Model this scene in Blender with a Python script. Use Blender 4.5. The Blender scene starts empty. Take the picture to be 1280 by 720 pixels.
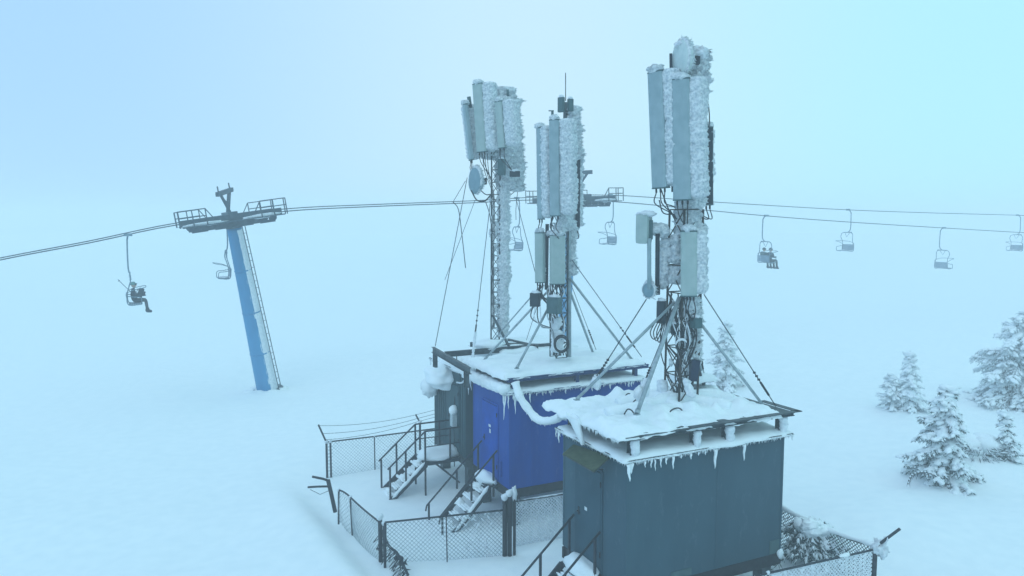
import bpy, bmesh, math, random
from mathutils import Vector, Matrix, noise
R = math.radians
V = Vector
rnd = random.Random(7)
scn = bpy.context.scene
col = scn.collection

# ------------------------------------------------------------------ camera model
FPX, PITCH, CAMZ = 950.0, R(5.15), 6.93
def ray(u, v):
    f = V((0, math.cos(PITCH), -math.sin(PITCH))); up = V((0, math.sin(PITCH), math.cos(PITCH)))
    return f + V((1, 0, 0)) * ((u - 640) / FPX) + up * ((360 - v) / FPX)
def at(u, v, Y=None, z=None):
    """a point of the place from where it is seen in the photo and its distance or height"""
    d = ray(u, v)
    t = Y / d.y if Y is not None else (z - CAMZ) / d.z
    return V((0, 0, CAMZ)) + d * t

cam_d = bpy.data.cameras.new('camera'); cam = bpy.data.objects.new('camera', cam_d); col.objects.link(cam)
cam_d.sensor_width = 36; cam_d.lens = 36 * FPX / 1280
cam.location = (0, 0, CAMZ); cam.rotation_euler = (math.pi/2 - PITCH, 0, 0)
cam_d.clip_end = 5000; cam_d.clip_start = .1
scn.camera = cam

# ------------------------------------------------------------------ materials
def mat(name, c1, c2=None, rough=.7, scale=6, bump=0, bscale=30, metal=0, spec=.3, sss=0, stretch=None, frost=0):
    m = bpy.data.materials.new(name); m.use_nodes = True
    nt = m.node_tree; b = nt.nodes['Principled BSDF']
    b.inputs['Roughness'].default_value = rough; b.inputs['Metallic'].default_value = metal
    b.inputs['Specular IOR Level'].default_value = spec
    if sss:
        b.inputs['Subsurface Weight'].default_value = sss
        b.inputs['Subsurface Radius'].default_value = (.03, .05, .07); b.inputs['Subsurface Scale'].default_value = 1
    tc = nt.nodes.new('ShaderNodeTexCoord'); src = tc.outputs['Object']
    if stretch:
        mp = nt.nodes.new('ShaderNodeMapping'); mp.inputs['Scale'].default_value = stretch
        nt.links.new(src, mp.inputs['Vector']); src = mp.outputs['Vector']
    if c2 is None: b.inputs['Base Color'].default_value = (*c1, 1)
    else:
        n = nt.nodes.new('ShaderNodeTexNoise'); n.inputs['Scale'].default_value = scale; n.inputs['Detail'].default_value = 6
        r = nt.nodes.new('ShaderNodeValToRGB')
        r.color_ramp.elements[0].position = .32; r.color_ramp.elements[1].position = .68
        r.color_ramp.elements[0].color = (*c1, 1); r.color_ramp.elements[1].color = (*c2, 1)
        nt.links.new(src, n.inputs['Vector']); nt.links.new(n.outputs['Fac'], r.inputs['Fac'])
        nt.links.new(r.outputs['Color'], b.inputs['Base Color'])
    if frost:
        n3 = nt.nodes.new('ShaderNodeTexNoise'); n3.inputs['Scale'].default_value = 5; n3.inputs['Detail'].default_value = 9; n3.inputs['Roughness'].default_value = .75
        mp3 = nt.nodes.new('ShaderNodeMapping'); mp3.inputs['Scale'].default_value = (1, 1, .45); nt.links.new(tc.outputs['Object'], mp3.inputs['Vector']); nt.links.new(mp3.outputs['Vector'], n3.inputs['Vector'])
        r3 = nt.nodes.new('ShaderNodeMapRange'); r3.inputs['From Min'].default_value = .56; r3.inputs['From Max'].default_value = .80; r3.inputs['To Max'].default_value = frost
        nt.links.new(n3.outputs['Fac'], r3.inputs['Value'])
        m3 = nt.nodes.new('ShaderNodeMix'); m3.data_type = 'RGBA'; m3.inputs['B'].default_value = (.42, .52, .58, 1)
        lk = b.inputs['Base Color'].links[0].from_socket; nt.links.new(lk, m3.inputs['A']); nt.links.new(r3.outputs['Result'], m3.inputs['Factor']); nt.links.new(m3.outputs['Result'], b.inputs['Base Color'])
    if bump:
        n2 = nt.nodes.new('ShaderNodeTexNoise'); n2.inputs['Scale'].default_value = bscale; n2.inputs['Detail'].default_value = 5
        bp = nt.nodes.new('ShaderNodeBump'); bp.inputs['Strength'].default_value = bump; bp.inputs['Distance'].default_value = .02
        nt.links.new(tc.outputs['Object'], n2.inputs['Vector'])
        nt.links.new(n2.outputs['Fac'], bp.inputs['Height']); nt.links.new(bp.outputs['Normal'], b.inputs['Normal'])
    return m
M = {}
M['snow'] = mat('fresh_snow', (.79, .85, .88), (.84, .89, .91), .75, 3, .22, 16, spec=.2)
M['rime'] = mat('rime_ice', (.40, .47, .52), (.80, .84, .86), .6, 20, 1.0, 60, spec=.35)  # dark end of the mottle paints in shade between the rime feathers
M['rime_smooth'] = mat('frosted_snow', (.60, .66, .71), (.78, .82, .86), .7, 12, .6, 50, spec=.3)
M['ice'] = mat('icicle_ice', (.70, .78, .82), (.85, .9, .92), .25, 20, .3, 40, spec=.5)
M['greywall'] = mat('grey_blue_wall_paint', (.030, .074, .104), (.042, .092, .124), .6, 1.4, .06, 9, stretch=(1, 1, .35), spec=.12, frost=.12)
M['greydoor'] = mat('grey_blue_door_paint', (.020, .062, .090), (.028, .074, .106), .55, 2.2, .06, 9, spec=.12, frost=.10)
M['greenwall'] = mat('grey_green_cladding', (.014, .050, .066), (.024, .070, .088), .6, 2.5, .08, 9, stretch=(1, 1, .35))
M['bluewall'] = mat('royal_blue_paint', (.0003, .046, .26), (.0006, .064, .34), .6, 2.2, .06, 9, stretch=(1, 1, .2), spec=.1, frost=.12)
M['bluedoor'] = mat('royal_blue_door_paint', (.0003, .050, .30), (.0006, .068, .40), .6, 2.5, .05, 9, spec=.1)
M['bluesteel'] = mat('blue_painted_steel', (.006, .03, .12), (.015, .05, .17), .55, 8, .1, 30)
M['steel'] = mat('dark_galvanised_steel', (.02, .035, .045), (.075, .10, .115), .55, 7, .15, 30, metal=.3)
M['black'] = mat('black_painted_steel', (.004, .006, .012), (.016, .02, .03), .6, 9, .1, 30)
M['rail'] = mat('dark_railing_paint', (.006, .010, .02), (.028, .036, .05), .55, 12, .15, 30)
M['galv'] = mat('galvanised_tube', (.24, .30, .33), (.38, .45, .48), .45, 10, .1, 40, metal=.3)
M['rust'] = mat('rusty_lattice_steel', (.025, .028, .03), (.075, .06, .05), .7, 11, .2, 30)
M['radome'] = mat('pale_green_grey_radome', (.28, .37, .36), (.35, .43, .42), .5, 5, .05, 20, frost=.5)
M['radome_blue'] = mat('blue_grey_radome', (.22, .31, .34), (.28, .37, .40), .5, 5, .05, 20, frost=.5)
M['dish'] = mat('dish_cover', (.14, .24, .29), (.19, .30, .35), .5, 5, .05, 20)
M['dishpale'] = mat('pale_dish_drum', (.45, .55, .54), (.58, .66, .64), .5, 5, .05, 20)
M['box'] = mat('equipment_box_grey', (.035, .085, .095), (.06, .12, .13), .5, 6, .05, 20)
M['boxdark'] = mat('equipment_box_dark', (.008, .018, .03), (.02, .035, .05), .5, 6, .05, 20)
M['cable'] = mat('black_cable', (.006, .008, .012), (.03, .035, .045), .5, 25, 0)
M['rope'] = mat('steel_rope', (.03, .05, .065), (.07, .10, .12), .5, 12, 0, metal=.3)
M['canopy'] = mat('dull_olive_sheet', (.035, .055, .026), (.070, .092, .050), .6, 7, .1, 20)
M['pylon'] = mat('sky_blue_pylon_paint', (.008, .19, .40), (.02, .24, .47), .5, 2, .05, 10, stretch=(1, 1, .3))
M['lift'] = mat('lift_steel', (.018, .045, .075), (.05, .09, .12), .6, 5, .1, 20)
M['lifthaze'] = mat('haze_paled_lift_tube', (.10, .17, .23), (.20, .28, .34), .6, 5, .1, 20)  # chair tubes: pale colour imitates fading in haze, not a frost coat
M['chair'] = mat('chair_slats', (.14, .22, .30), (.22, .30, .38), .6, 7, .1, 20)  # slats lightened too, distance haze put into their colour
M['needle'] = mat('spruce_needles', (.03, .06, .06), (.10, .14, .145), .7, 12, 0)
M['bark'] = mat('spruce_bark', (.03, .035, .04), (.08, .085, .09), .8, 12, .3, 30)
M['jacket'] = mat('dark_jacket', (.02, .035, .05), (.04, .06, .08), .7, 9)
M['jacketg'] = mat('green_grey_jacket', (.05, .10, .11), (.08, .14, .15), .7, 9)
M['skin'] = mat('skin', (.42, .28, .22), (.5, .34, .27), .6, 9)
M['helmet'] = mat('pale_green_helmet', (.10, .22, .22), (.14, .28, .27), .4, 9)
M['helmetd'] = mat('dark_helmet', (.03, .04, .05), (.05, .07, .08), .4, 9)
M['paper'] = mat('white_notice', (.5, .55, .58), (.7, .75, .78), .7, 60, 0)
M['lens'] = mat('lamp_cover', (.35, .42, .45), (.5, .56, .58), .4, 20, 0)
M['rubber'] = mat('dark_rubber_sheet', (.006, .014, .04), (.012, .026, .06), .5, 8, .1, 20)

# ------------------------------------------------------------------ mesh builder
class MB:
    def __init__(s): s.v = []; s.f = []; s.sm = []
    def add(s, vs, fs, smooth=False):
        n = len(s.v); s.v += [V(p) for p in vs]
        for f in fs: s.f.append([i + n for i in f]); s.sm.append(smooth)
        return s
    def box(s, c, size, rot=None, bev=.0):
        hx, hy, hz = size[0]/2, size[1]/2, size[2]/2
        b = min(bev, hx*.8, hy*.8, hz*.8)
        m = rot or Matrix.Identity(3); c = V(c)
        if b <= 0:
            p = [m @ V((x*hx, y*hy, z*hz)) + c for z in (-1, 1) for y in (-1, 1) for x in (-1, 1)]
            return s.add(p, [(0,2,3,1),(4,5,7,6),(0,1,5,4),(2,6,7,3),(0,4,6,2),(1,3,7,5)])
        bm = bmesh.new(); bmesh.ops.create_cube(bm, size=1)
        for w in bm.verts: w.co = V((w.co.x*2*hx, w.co.y*2*hy, w.co.z*2*hz))
        bmesh.ops.bevel(bm, geom=list(bm.edges), offset=b, segments=2, profile=.7, affect='EDGES')
        bm.verts.index_update()
        s.add([m @ w.co + c for w in bm.verts], [[w.index for w in f.verts] for f in bm.faces]); bm.free()
        return s
    def bar(s, a, b, w, h=None, up=V((0, 0, 1)), bev=.0):
        a, b = V(a), V(b); h = h or w; d = (b - a); L = d.length
        if L < 1e-6: return s
        z = d / L; x = up.cross(z)
        if x.length < 1e-3: x = V((1, 0, 0)).cross(z)
        x.normalize(); y = z.cross(x)
        m = Matrix((x, y, z)).transposed()
        return s.box((a + b) / 2, (w, h, L), m, bev)
    def tube(s, pts, r, n=8, closed=False, cap=True, smooth=True):
        pts = [V(p) for p in pts]; k = len(pts)
        rs = r if isinstance(r, (list, tuple)) else [r] * k
        base = len(s.v); x = None
        for i, p in enumerate(pts):
            t = (pts[min(i+1, k-1)] - pts[max(i-1, 0)])
            if closed: t = pts[(i+1) % k] - pts[i-1]
            t.normalize()
            if x is None:
                x = t.cross(V((0, 0, 1)))
                if x.length < .05: x = t.cross(V((1, 0, 0)))
            x = x - t * x.dot(t)
            if x.length < 1e-5: x = t.orthogonal()
            x.normalize(); y = t.cross(x)
            for j in range(n):
                a = 2*math.pi*j/n; s.v.append(p + (x*math.cos(a) + y*math.sin(a)) * rs[i])
        for i in range(k if closed else k-1):
            i2 = (i+1) % k
            for j in range(n):
                j2 = (j+1) % n
                s.f.append([base+i*n+j, base+i*n+j2, base+i2*n+j2, base+i2*n+j]); s.sm.append(smooth)
        if cap and not closed:
            s.f.append([base+j for j in range(n)][::-1]); s.sm.append(False)
            s.f.append([base+(k-1)*n+j for j in range(n)]); s.sm.append(False)
        return s
    def grid(s, rows, smooth=True, closed=False):
        n = len(s.v); m = len(rows[0])
        for r_ in rows: s.v += [V(p) for p in r_]
        for i in range(len(rows)-1):
            for j in range(m if closed else m-1):
                j2 = (j+1) % m
                s.f.append([n+i*m+j, n+i*m+j2, n+(i+1)*m+j2, n+(i+1)*m+j]); s.sm.append(smooth)
        return s
    def spike(s, p, d, L, w, n=3):
        d = d.normalized(); x = d.orthogonal().normalized(); y = d.cross(x)
        b = len(s.v)
        a0 = rnd.random()*6.3
        for j in range(n):
            a = a0 + 2*math.pi*j/n; s.v.append(p + (x*math.cos(a) + y*math.sin(a))*w)
        s.v.append(p + d*L)
        for j in range(n): s.f.append([b+j, b+(j+1) % n, b+n]); s.sm.append(True)
        return s
    def blob(s, c, rad, rot=None, nu=10, nv=7, amp=.2, fr=2.0, seed=0, bottom=1.0):
        c = V(c); rows = []; m = rot or Matrix.Identity(3)
        for i in range(nv+1):
            th = math.pi*i/nv; row = []
            for j in range(nu):
                ph = 2*math.pi*j/nu
                d = V((math.sin(th)*math.cos(ph), math.sin(th)*math.sin(ph), math.cos(th)))
                k = 1 + amp*noise.noise(d*fr + V((seed*3.1, seed*1.7, seed)))*2
                q = V((d.x*rad[0], d.y*rad[1], d.z*rad[2]*(bottom if d.z < 0 else 1)))*k
                row.append(c + m @ q)
            rows.append(row)
        return s.grid(rows[::-1], True, True)
    def build(s, name, m, parent=None, org=None):
        me = bpy.data.meshes.new(name)
        if org is None: org = V(parent.get('_org', (0, 0, 0))) if parent else V((0, 0, 0))
        me.from_pydata([tuple(p - org) for p in s.v], [], s.f)
        me.polygons.foreach_set('use_smooth', s.sm)
        me.materials.append(M[m] if isinstance(m, str) else m); me.update()
        bm = bmesh.new(); bm.from_mesh(me); bmesh.ops.recalc_face_normals(bm, faces=bm.faces); bm.to_mesh(me); bm.free()
        o = bpy.data.objects.new(name, me); col.objects.link(o)
        if parent: o.parent = parent; o['_org'] = tuple(org)
        else: o.location = org; o['_org'] = tuple(org)
        return o
def tag(o, label, cat, group=None, kind=None):
    if label: o['label'] = label
    if cat: o['category'] = cat
    if group: o['group'] = group
    if kind: o['kind'] = kind
    return o
def thing(name, label, cat, loc, group=None):
    o = bpy.data.objects.new(name, None); col.objects.link(o); o.location = loc; o['_org'] = tuple(loc)
    o.empty_display_size = .2
    return tag(o, label, cat, group)
def dup(root, loc=None, rotz=None, label=None):
    def rec(o, par):
        c = o.copy(); col.objects.link(c); c.parent = par
        for ch in kids.get(o.name, []): rec(ch, c)
        return c
    kids = {}
    for o in list(col.objects):
        if o.parent: kids.setdefault(o.parent.name, []).append(o)
    r = rec(root, None)
    if loc is not None: r.location = loc
    if rotz is not None: r.rotation_euler = (0, 0, rotz)
    if label: r['label'] = label
    return r
def spline(pts, k=8):
    pts = [V(p) for p in pts]
    if len(pts) < 3: return pts
    P = [2*pts[0]-pts[1]] + pts + [2*pts[-1]-pts[-2]]; out = []
    for i in range(1, len(P)-2):
        for j in range(k):
            t = j/k; a, b, c, d = P[i-1], P[i], P[i+1], P[i+2]
            out.append(.5*((2*b) + (c-a)*t + (2*a-5*b+4*c-d)*t*t + (3*b-a-3*c+d)*t**3))
    out.append(pts[-1]); return out
def fbm(p, o=4):
    s, a, f = 0, 1, 1
    for _ in range(o): s += a*noise.noise(p*f); a *= .5; f *= 2.03
    return s
def sstep(a, b, x):
    t = max(0, min(1, (x-a)/(b-a))); return t*t*(3-2*t)

WIND = V((.86, .30, .12)).normalized()          # rime grows towards this side

def rime_column(mb, p0, p1, ux, uy, a, b, amp=.05, res=.032, feathers=1.0, sq=3.0, flen=.06, seed=None, taper=.0):
    """feathery rime round an axis p0-p1, superellipse half sizes a (along ux) and b (along uy)"""
    p0, p1, ux, uy = V(p0), V(p1), V(ux).normalized(), V(uy).normalized()
    seed = rnd.random()*50 if seed is None else seed
    L = (p1-p0).length; ax = (p1-p0)/L
    m = max(5, int(L/res)); n = max(14, int((a+b)*4/res))
    sv = V((seed, seed*.7, seed*1.3)); rows = []
    for i in range(m+1):
        t = i/m; e = min(t, 1-t)*L; rr = math.sqrt(max(0., 1-(max(0, .09-e)/.09)**2))*.9+.1 if e < .09 else 1
        row = []
        for j in range(n):
            ph = 2*math.pi*j/n; c, s_ = math.cos(ph), math.sin(ph)
            k = (abs(c)**sq + abs(s_)**sq)**(-1/sq)
            d = ux*c*a*k + uy*s_*b*k
            nn = (ux*c/a + uy*s_/b).normalized()
            p = p0 + ax*(t*L) + d*rr*(1-taper*t)
            w = max(0, nn.dot(WIND))
            q = p*1.0 + sv
            h = fbm(V((q.x*8, q.y*8, q.z*15)), 4)*amp*(.95 + .45*w) + amp*1.1*noise.noise(V((q.x*2.2, q.y*2.2, q.z*2.6)))*(w*1.1+.3)
            ridge = (1-abs(noise.noise(V((q.x*11, q.y*11, q.z*24)))*2))*amp*.6*(.45*w+.5)
            row.append(p + nn*(h + ridge))
        rows.append(row)
    mb.grid(rows, True, True)
    for rw, fl in ((rows[0], 1), (rows[-1], 0)):
        c = sum(rw, V())/len(rw); b0 = len(mb.v); mb.v += rw + [c]
        for j in range(n):
            mb.f.append([b0+j, b0+(j+1) % n, b0+n]); mb.sm.append(True)
    cnt = int(feathers * L*(a+b)*2 * 950)
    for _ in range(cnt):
        i = rnd.randrange(1, m); j = rnd.randrange(n)
        p = rows[i][j]; cc = p0 + ax*(i/m*L); nn = (p-cc).normalized(); w = nn.dot(WIND)
        if rnd.random() > .25 + max(0, w): continue
        d = (nn*.8 + WIND*.5*(.3+max(0, w)) + V((rnd.gauss(0, .42), rnd.gauss(0, .42), rnd.gauss(.1, .5)))).normalized()
        mb.spike(p - d*.012, d, flen*rnd.uniform(.25, .62)*(1+.2*max(0, w)**2), rnd.uniform(.008, .020), 4)
    return mb

def icicle(p, L, r, parent, name='icicle'):
    mb = MB(); k = max(5, int(L/.05)); pts = []; rs = []
    sx, sy = rnd.uniform(-.03, .03), rnd.uniform(-.03, .03)
    for i in range(k+1):
        t = i/k; pts.append(V(p) + V((sx*t*L*3 + .006*math.sin(t*9), sy*t*L*3, -t*L)))
        rs.append(r*(1-t)**.7*(.85 + .3*rnd.random()) + .003)
    mb.tube(pts, rs, 7); return mb.build(name, 'ice', parent)

def snow_sheet(corners, thick, over=.06, res=.06, seed=0, droop=.06, amp=.05, flatten=None, hang=0, edge_n=.05, bumps=None):
    """snow lying on a quadrilateral (four points going round), rounded and drooping at its rims"""
    A, B, C, D = [V(c) for c in corners]
    nu = max(8, int(((B-A).length)/res)); nv = max(8, int(((D-A).length)/res))
    mb = MB(); top = []; bot = []
    def P(u, v): return A*(1-u)*(1-v) + B*u*(1-v) + C*u*v + D*(1-u)*v
    e1 = (B-A).normalized(); e2 = (D-A).normalized(); Lu = (B-A).length; Lv = (D-A).length
    for i in range(nv+1):
        rt, rb = [], []
        for j in range(nu+1):
            u, v = j/nu, i/nv
            p = P(u, v)
            du = min(u, 1-u)*Lu; dv = min(v, 1-v)*Lv; e = min(du, dv)
            q = p + V((seed*9.1, seed*4.3, seed))
            # ragged rim
            wob = edge_n*fbm(q*2.3, 4) + over
            out = V()
            f = sstep(.22, 0, e)
            if du < .22: out += (e1 if u > .5 else -e1)*wob*sstep(.22, 0, du)
            if dv < .22: out += (e2 if v > .5 else -e2)*wob*sstep(.22, 0, dv)
            h = thick*math.sqrt(max(0, 1-(1-min(1, e/.16))**2))
            h += amp*fbm(q*1.6, 4)*min(1, e/.12) + .25*amp*fbm(q*6, 3)*min(1, e/.1)
            if bumps:
                for (bx, by, br, bh) in bumps:
                    dd = ((p.x-bx)**2 + (p.y-by)**2)/(br*br)
                    if dd < 4: h += bh*math.exp(-dd)*min(1, e/.1)
            z = max(.01, h) if e > .001 else 0
            dr = droop*f*(.6 + .8*abs(fbm(q*3.1, 3)))
            rt.append(p + out + V((0, 0, z - dr)))
            rb.append(p + out*.82 + V((0, 0, -dr*1.15 - .008)))
        top.append(rt); bot.append(rb)
    mb.grid(top, True); mb.grid(bot, True)
    # rims
    def rim(a, b): mb.grid([a, b], True)
    rim(top[0], bot[0]); rim(top[-1], bot[-1])
    rim([r_[0] for r_ in top], [r_[0] for r_ in bot]); rim([r_[-1] for r_ in top], [r_[-1] for r_ in bot])
    return mb
def merge(o, d=.0005):
    bm = bmesh.new(); bm.from_mesh(o.data); bmesh.ops.remove_doubles(bm, verts=bm.verts, dist=d)
    bmesh.ops.recalc_face_normals(bm, faces=bm.faces); bm.to_mesh(o.data); bm.free(); return o

# ------------------------------------------------------------------ ground
TH = R(26.3)
A_ = V((math.cos(TH), math.sin(TH), 0)); B_ = V((-math.sin(TH), math.cos(TH), 0)); Z_ = V((0, 0, 1))
NF = V((2.11, 13.6, 0)); NB = V((-.07, 19.0, 0)); NG = NB + B_*2.86
def segd(x, y, a, b):
    ax, ay, bx, by = *a, *b; dx, dy = bx-ax, by-ay
    t = max(0, min(1, ((x-ax)*dx+(y-ay)*dy)/(dx*dx+dy*dy)))
    px_, py_ = ax+t*dx, ay+t*dy
    side = dx*(y-ay)-dy*(x-ax)
    return math.hypot(x-px_, y-py_), side, t
def gz(x, y):
    z = -.95
    z += .45*sstep(6.5, 15, x) - .45*sstep(-3, -16, x)*sstep(15, 38, y) - .42*math.exp(-(((x+12)/5)**2+((y-38)/5)**2))
    p = V((x*.16, y*.16, 3.3)); z += .20*noise.noise(p) + .09*noise.noise(p*2.7) + .018*noise.noise(p*7)*sstep(60, 25, y)
    if y < 60: z += .03*noise.noise(V(((x*.6+y*.8)*.35, (y*.6-x*.8)*1.3, 1.7)))*sstep(60, 30, y)
    d, s, t = segd(x, y, (-2.2, 14.4), (-5.1, 19.6))          # drift outside the leaning fence
    sd_ = s/5.95
    z += .40*math.exp(-(d/1.9)**2)*sstep(-.15, .55, sd_)
    d, s, t = segd(x, y, (6.0, 18.2), (8.2, 15.6))
    z += .30*math.exp(-(d/1.2)**2)*sstep(.1, -.5, s/3.4)
    for (mx, my, r_, h) in ((15.5, 28.5, 2.2, .15), (12.3, 21.9, 1.2, .12), (13.6, 22.4, .9, .38), (18.5, 31.0, 3.0, .35), (14.6, 22.0, .9, .2), (9.8, 18.6, 1.6, .18), (-12.0, 37, 1.2, .18), (-7, 13.5, 2.4, .25)):
        z += h*math.exp(-((x-mx)**2+(y-my)**2)/(r_*r_))
    z -= .16*math.exp(-(((x+1.5)/2.2)**2+((y-18.6)/1.8)**2))
    z -= .14*math.exp(-(((x-11.3)/.8)**2+((y-21.6)/.6)**2))
    return z
mb = MB(); n = 300; rows = []
for i in range(n+1):
    v = (i/n*2-1); y = 18 + math.sinh(v*5.2)/math.sinh(5.2)*400
    rows.append([(x, y, gz(x, y)) for x in (1 + math.sinh((j/n*2-1)*5.2)/math.sinh(5.2)*400 for j in range(n+1))])
mb.grid(rows); g = mb.build('ground', 'snow'); g['kind'] = 'structure'

# ------------------------------------------------------------------ cabins
def ray_on(a, b, t): return a.lerp(b, t)
def cabin(name, label, N, W, L, wallm, doorm, door_s, beam='black', ribs=False, awn=False):
    c = thing(name, label, 'cabin', N, 'equipment cabins in a row')
    rot = Matrix((A_, B_, Z_)).transposed(); H = 2.5
    ctr = N + A_*L/2 + B_*W/2
    w = MB(); w.box(ctr + Z_*(H/2), (L, W, H), rot, .012)
    wall = w.build('wall', wallm, c)
    s_ = MB()                                                # corner angles and cladding seams
    for p in (N, N+A_*L, N+B_*W):
        for d in ((A_, B_) if True else ()):
            pass
    for (p, sa, sb) in ((N, -1, -1), (N+A_*L, 1, -1), (N+B_*W, -1, 1)):
        s_ = MB(); s_.box(p + A_*(-sa*.022+sa*.004) + B_*(sb*.006) + Z_*1.25, (.05, .006, 2.46), rot)
        s_.box(p + B_*(-sb*.022+sb*.004) + A_*(sa*.006) + Z_*1.25, (.006, .05, 2.46), rot)
        s_.build('corner_trim', wallm, wall)
    if ribs:
        rb = MB(); k = 0.0
        while k < W-.05:
            if not (door_s[0]-.05 < k < door_s[1]+.02): rb.box(N + B_*(k+.06) - A_*.010 + Z_*1.25, (.018, .035, 2.44), rot, .004)
            k += .17
        rb.build('cladding_rib', wallm, wall)
    else:
        sm = MB()
        for k in ([.55*L] if wallm == 'greywall' else [.16*L]):
            sm.box(N + A_*k - B_*.003 + Z_*1.25, (.012, .006, 2.46), rot)
        sm.build('seam', wallm, wall)
    # base frame
    bs = MB()
    for z, h in ((-.13, .24),):
        bs.box(N + A_*(L/2) + B_*.04 + Z_*z, (L+.06, .07, h), rot, .006)
        bs.box(N + A_*(L/2) + B_*(W-.04) + Z_*z, (L+.06, .07, h), rot, .006)
        bs.box(N + A_*.04 + B_*W/2 + Z_*(z-.002), (.07, W-.16, h-.004), rot, .006)
        bs.box(N + A_*(L-.04) + B_*W/2 + Z_*(z-.002), (.07, W-.16, h-.004), rot, .006)
    bs.build('base_frame', beam, c)
    for (i, j) in ((.25, .25), (L-.25, .25), (.25, W-.25), (L-.25, W-.25)):
        p = N + A_*i + B_*j
        MB().box((p.x, p.y, -.26-.45), (.26, .26, .9), rot, .01).build('pier', 'steel', c)
    # door on the left face
    d0, d1 = door_s; dm = (d0+d1)/2
    d = MB(); d.box(N + B_*dm - A_*.018 + Z_*1.04, (.03, d1-d0, 1.98), rot, .006)
    door = d.build('door', doorm, c)
    fr = MB()
    for k in (d0-.025, d1+.025): fr.box(N + B_*k - A_*.014 + Z_*1.05, (.026, .04, 2.06), rot, .004)
    fr.box(N + B_*dm - A_*.014 + Z_*2.075, (.026, d1-d0+.006, .04), rot, .004)
    fr.build('door_frame', doorm, door)
    hd = MB(); q = N + B_*(d1-.12) - A_*.05 + Z_*1.02
    hd.box(q + A_*.012, (.012, .05, .16), rot, .003); hd.tube([q, q - A_*.03, q - A_*.03 - B_*.11], .011, 6)
    hd.build('handle', 'black', door)
    for z in (.35, 1.75): MB().tube([N + B_*(d0-.005) - A_*.04 + Z_*z, N + B_*(d0-.005) - A_*.04 + Z_*(z+.11)], .014, 6).build('hinge', 'black', door)
    # low roof with lip
    rf = MB(); ov = .13
    rf.box(ctr + Z_*(H+.035), (L+2*ov, W+2*ov, .05), rot, .008)
    roof = rf.build('roof', 'steel' if wallm != 'bluewall' else 'bluesteel', c)
    cs = [N - A_*ov - B_*ov, N + A_*(L+ov) - B_*ov, N + A_*(L+ov) + B_*(W+ov), N - A_*ov + B_*(W+ov)]
    sn = snow_sheet([p + Z_*(H+.062) for p in cs], .085, .02, .06, seed=N.x, droop=.035, amp=.035, edge_n=.04)
    # frost fringe under the lip
    for (a, b) in ((cs[0], cs[1]), (cs[3], cs[0])):
        k = int((b-a).length*90)
        for i in range(k):
            p = a.lerp(b, rnd.random()) + Z_*(H+.05) + V((rnd.uniform(-.02, .02), rnd.uniform(-.02, .02), 0))
            sn.spike(p, V((rnd.gauss(0, .15), rnd.gauss(0, .15), -1)), rnd.uniform(.03, .10), rnd.uniform(.010, .022), 4)
    merge(sn.build('roof_snow', 'snow', c))
    return c, roof, cs

def ibeam(mb, a, b, h=.12, w=.06, up=Z_):
    a, b = V(a), V(b); d = (b-a).normalized(); s_ = up.cross(d)
    if s_.length < .01: s_ = V((1, 0, 0)).cross(d)
    s_.normalize(); u = d.cross(s_)
    m = Matrix((s_, u, d)).transposed(); L = (b-a).length; c = (a+b)/2
    mb.box(c, (.012, h-.02, L), m)
    mb.box(c + u*(h/2-.006), (w, .012, L), m); mb.box(c - u*(h/2-.006), (w, .012, L), m)

def icicles_along(a, b, n, Ls, parent, z, seed, clusters=None):
    r_ = random.Random(seed)
    for i in range(n):
        t = r_.random() if clusters is None else clusters[i % len(clusters)] + r_.gauss(0, .012)
        L = r_.uniform(*Ls) * (1 if r_.random() > .25 else 1.6)
        icicle(a.lerp(b, max(0, min(1, t))) + Z_*z, L, r_.uniform(.010, .022)*(1+L), parent)

# ---- front grey cabin
WF, LF = 2.3, 3.9
cf, rf_, csf = cabin('equipment_cabin', 'nearest blue grey metal cabin with an olive sheet over its door', NF, WF, LF, 'greywall', 'greydoor', (.82, 1.74), awn=True)
rot = Matrix((A_, B_, Z_)).transposed()
# deck of steel beams above the roof
def deck(c, N, W, L, z0, z1, oa0, oa1, ob0, ob1, m, posts, seed, channels=(0.0, 1.0)):
    d = MB(); zc = (z0+z1)/2; hh = z1-z0
    lines = [(-ob0, 1), (W+ob1, 1)]
    for k in channels:
        pass
    for b in (-ob0, W*.38, W*.66, W+ob1):
        ibeam(d, N - A_*oa0 + B_*b + Z_*zc, N + A_*(L+oa1) + B_*b + Z_*zc, hh, .07)
    for a in (-oa0+.04, L*.36, L*.64, L+oa1-.04):
        ibeam(d, N + A_*a - B_*(ob0-.04) + Z_*(zc-.004), N + A_*a + B_*(W+ob1-.04) + Z_*(zc-.004), hh-.03, .07)
    dk = d.build('deck_frame', m, c)
    pl = MB(); pl.box(N + A_*((L+oa1-oa0)/2) + B_*((W+ob1-ob0)/2) + Z_*(z1+.012), (L+oa0+oa1-.1, W+ob0+ob1-.1, .018), rot)
    pl.build('deck_plate', m, c)
    for (a, b) in posts:
        p = MB(); q = N + A_*a + B_*b
        ibeam(p, q + Z_*2.56, q + Z_*z0, .12, .10, up=B_); p.box(q + Z_*2.575, (.16, .16, .02), rot)
        p.build('deck_post', m, c)
    cs = [N - A_*oa0 - B_*ob0, N + A_*(L+oa1) - B_*ob0, N + A_*(L+oa1) + B_*(W+ob1), N - A_*oa0 + B_*(W+ob1)]
    return dk, cs
dk, dcs = deck(cf, NF, WF, LF, 2.925, 2.995, .12, .14, .10, .36, 'steel', [(.12, .06), (1.55, .02), (2.35, .02), (3.8, .05), (.12, 2.2), (3.8, 2.2)], 1)
ctrF = NF + A_*1.95 + B_*1.25
bm_ = []
r2 = random.Random(5)
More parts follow.
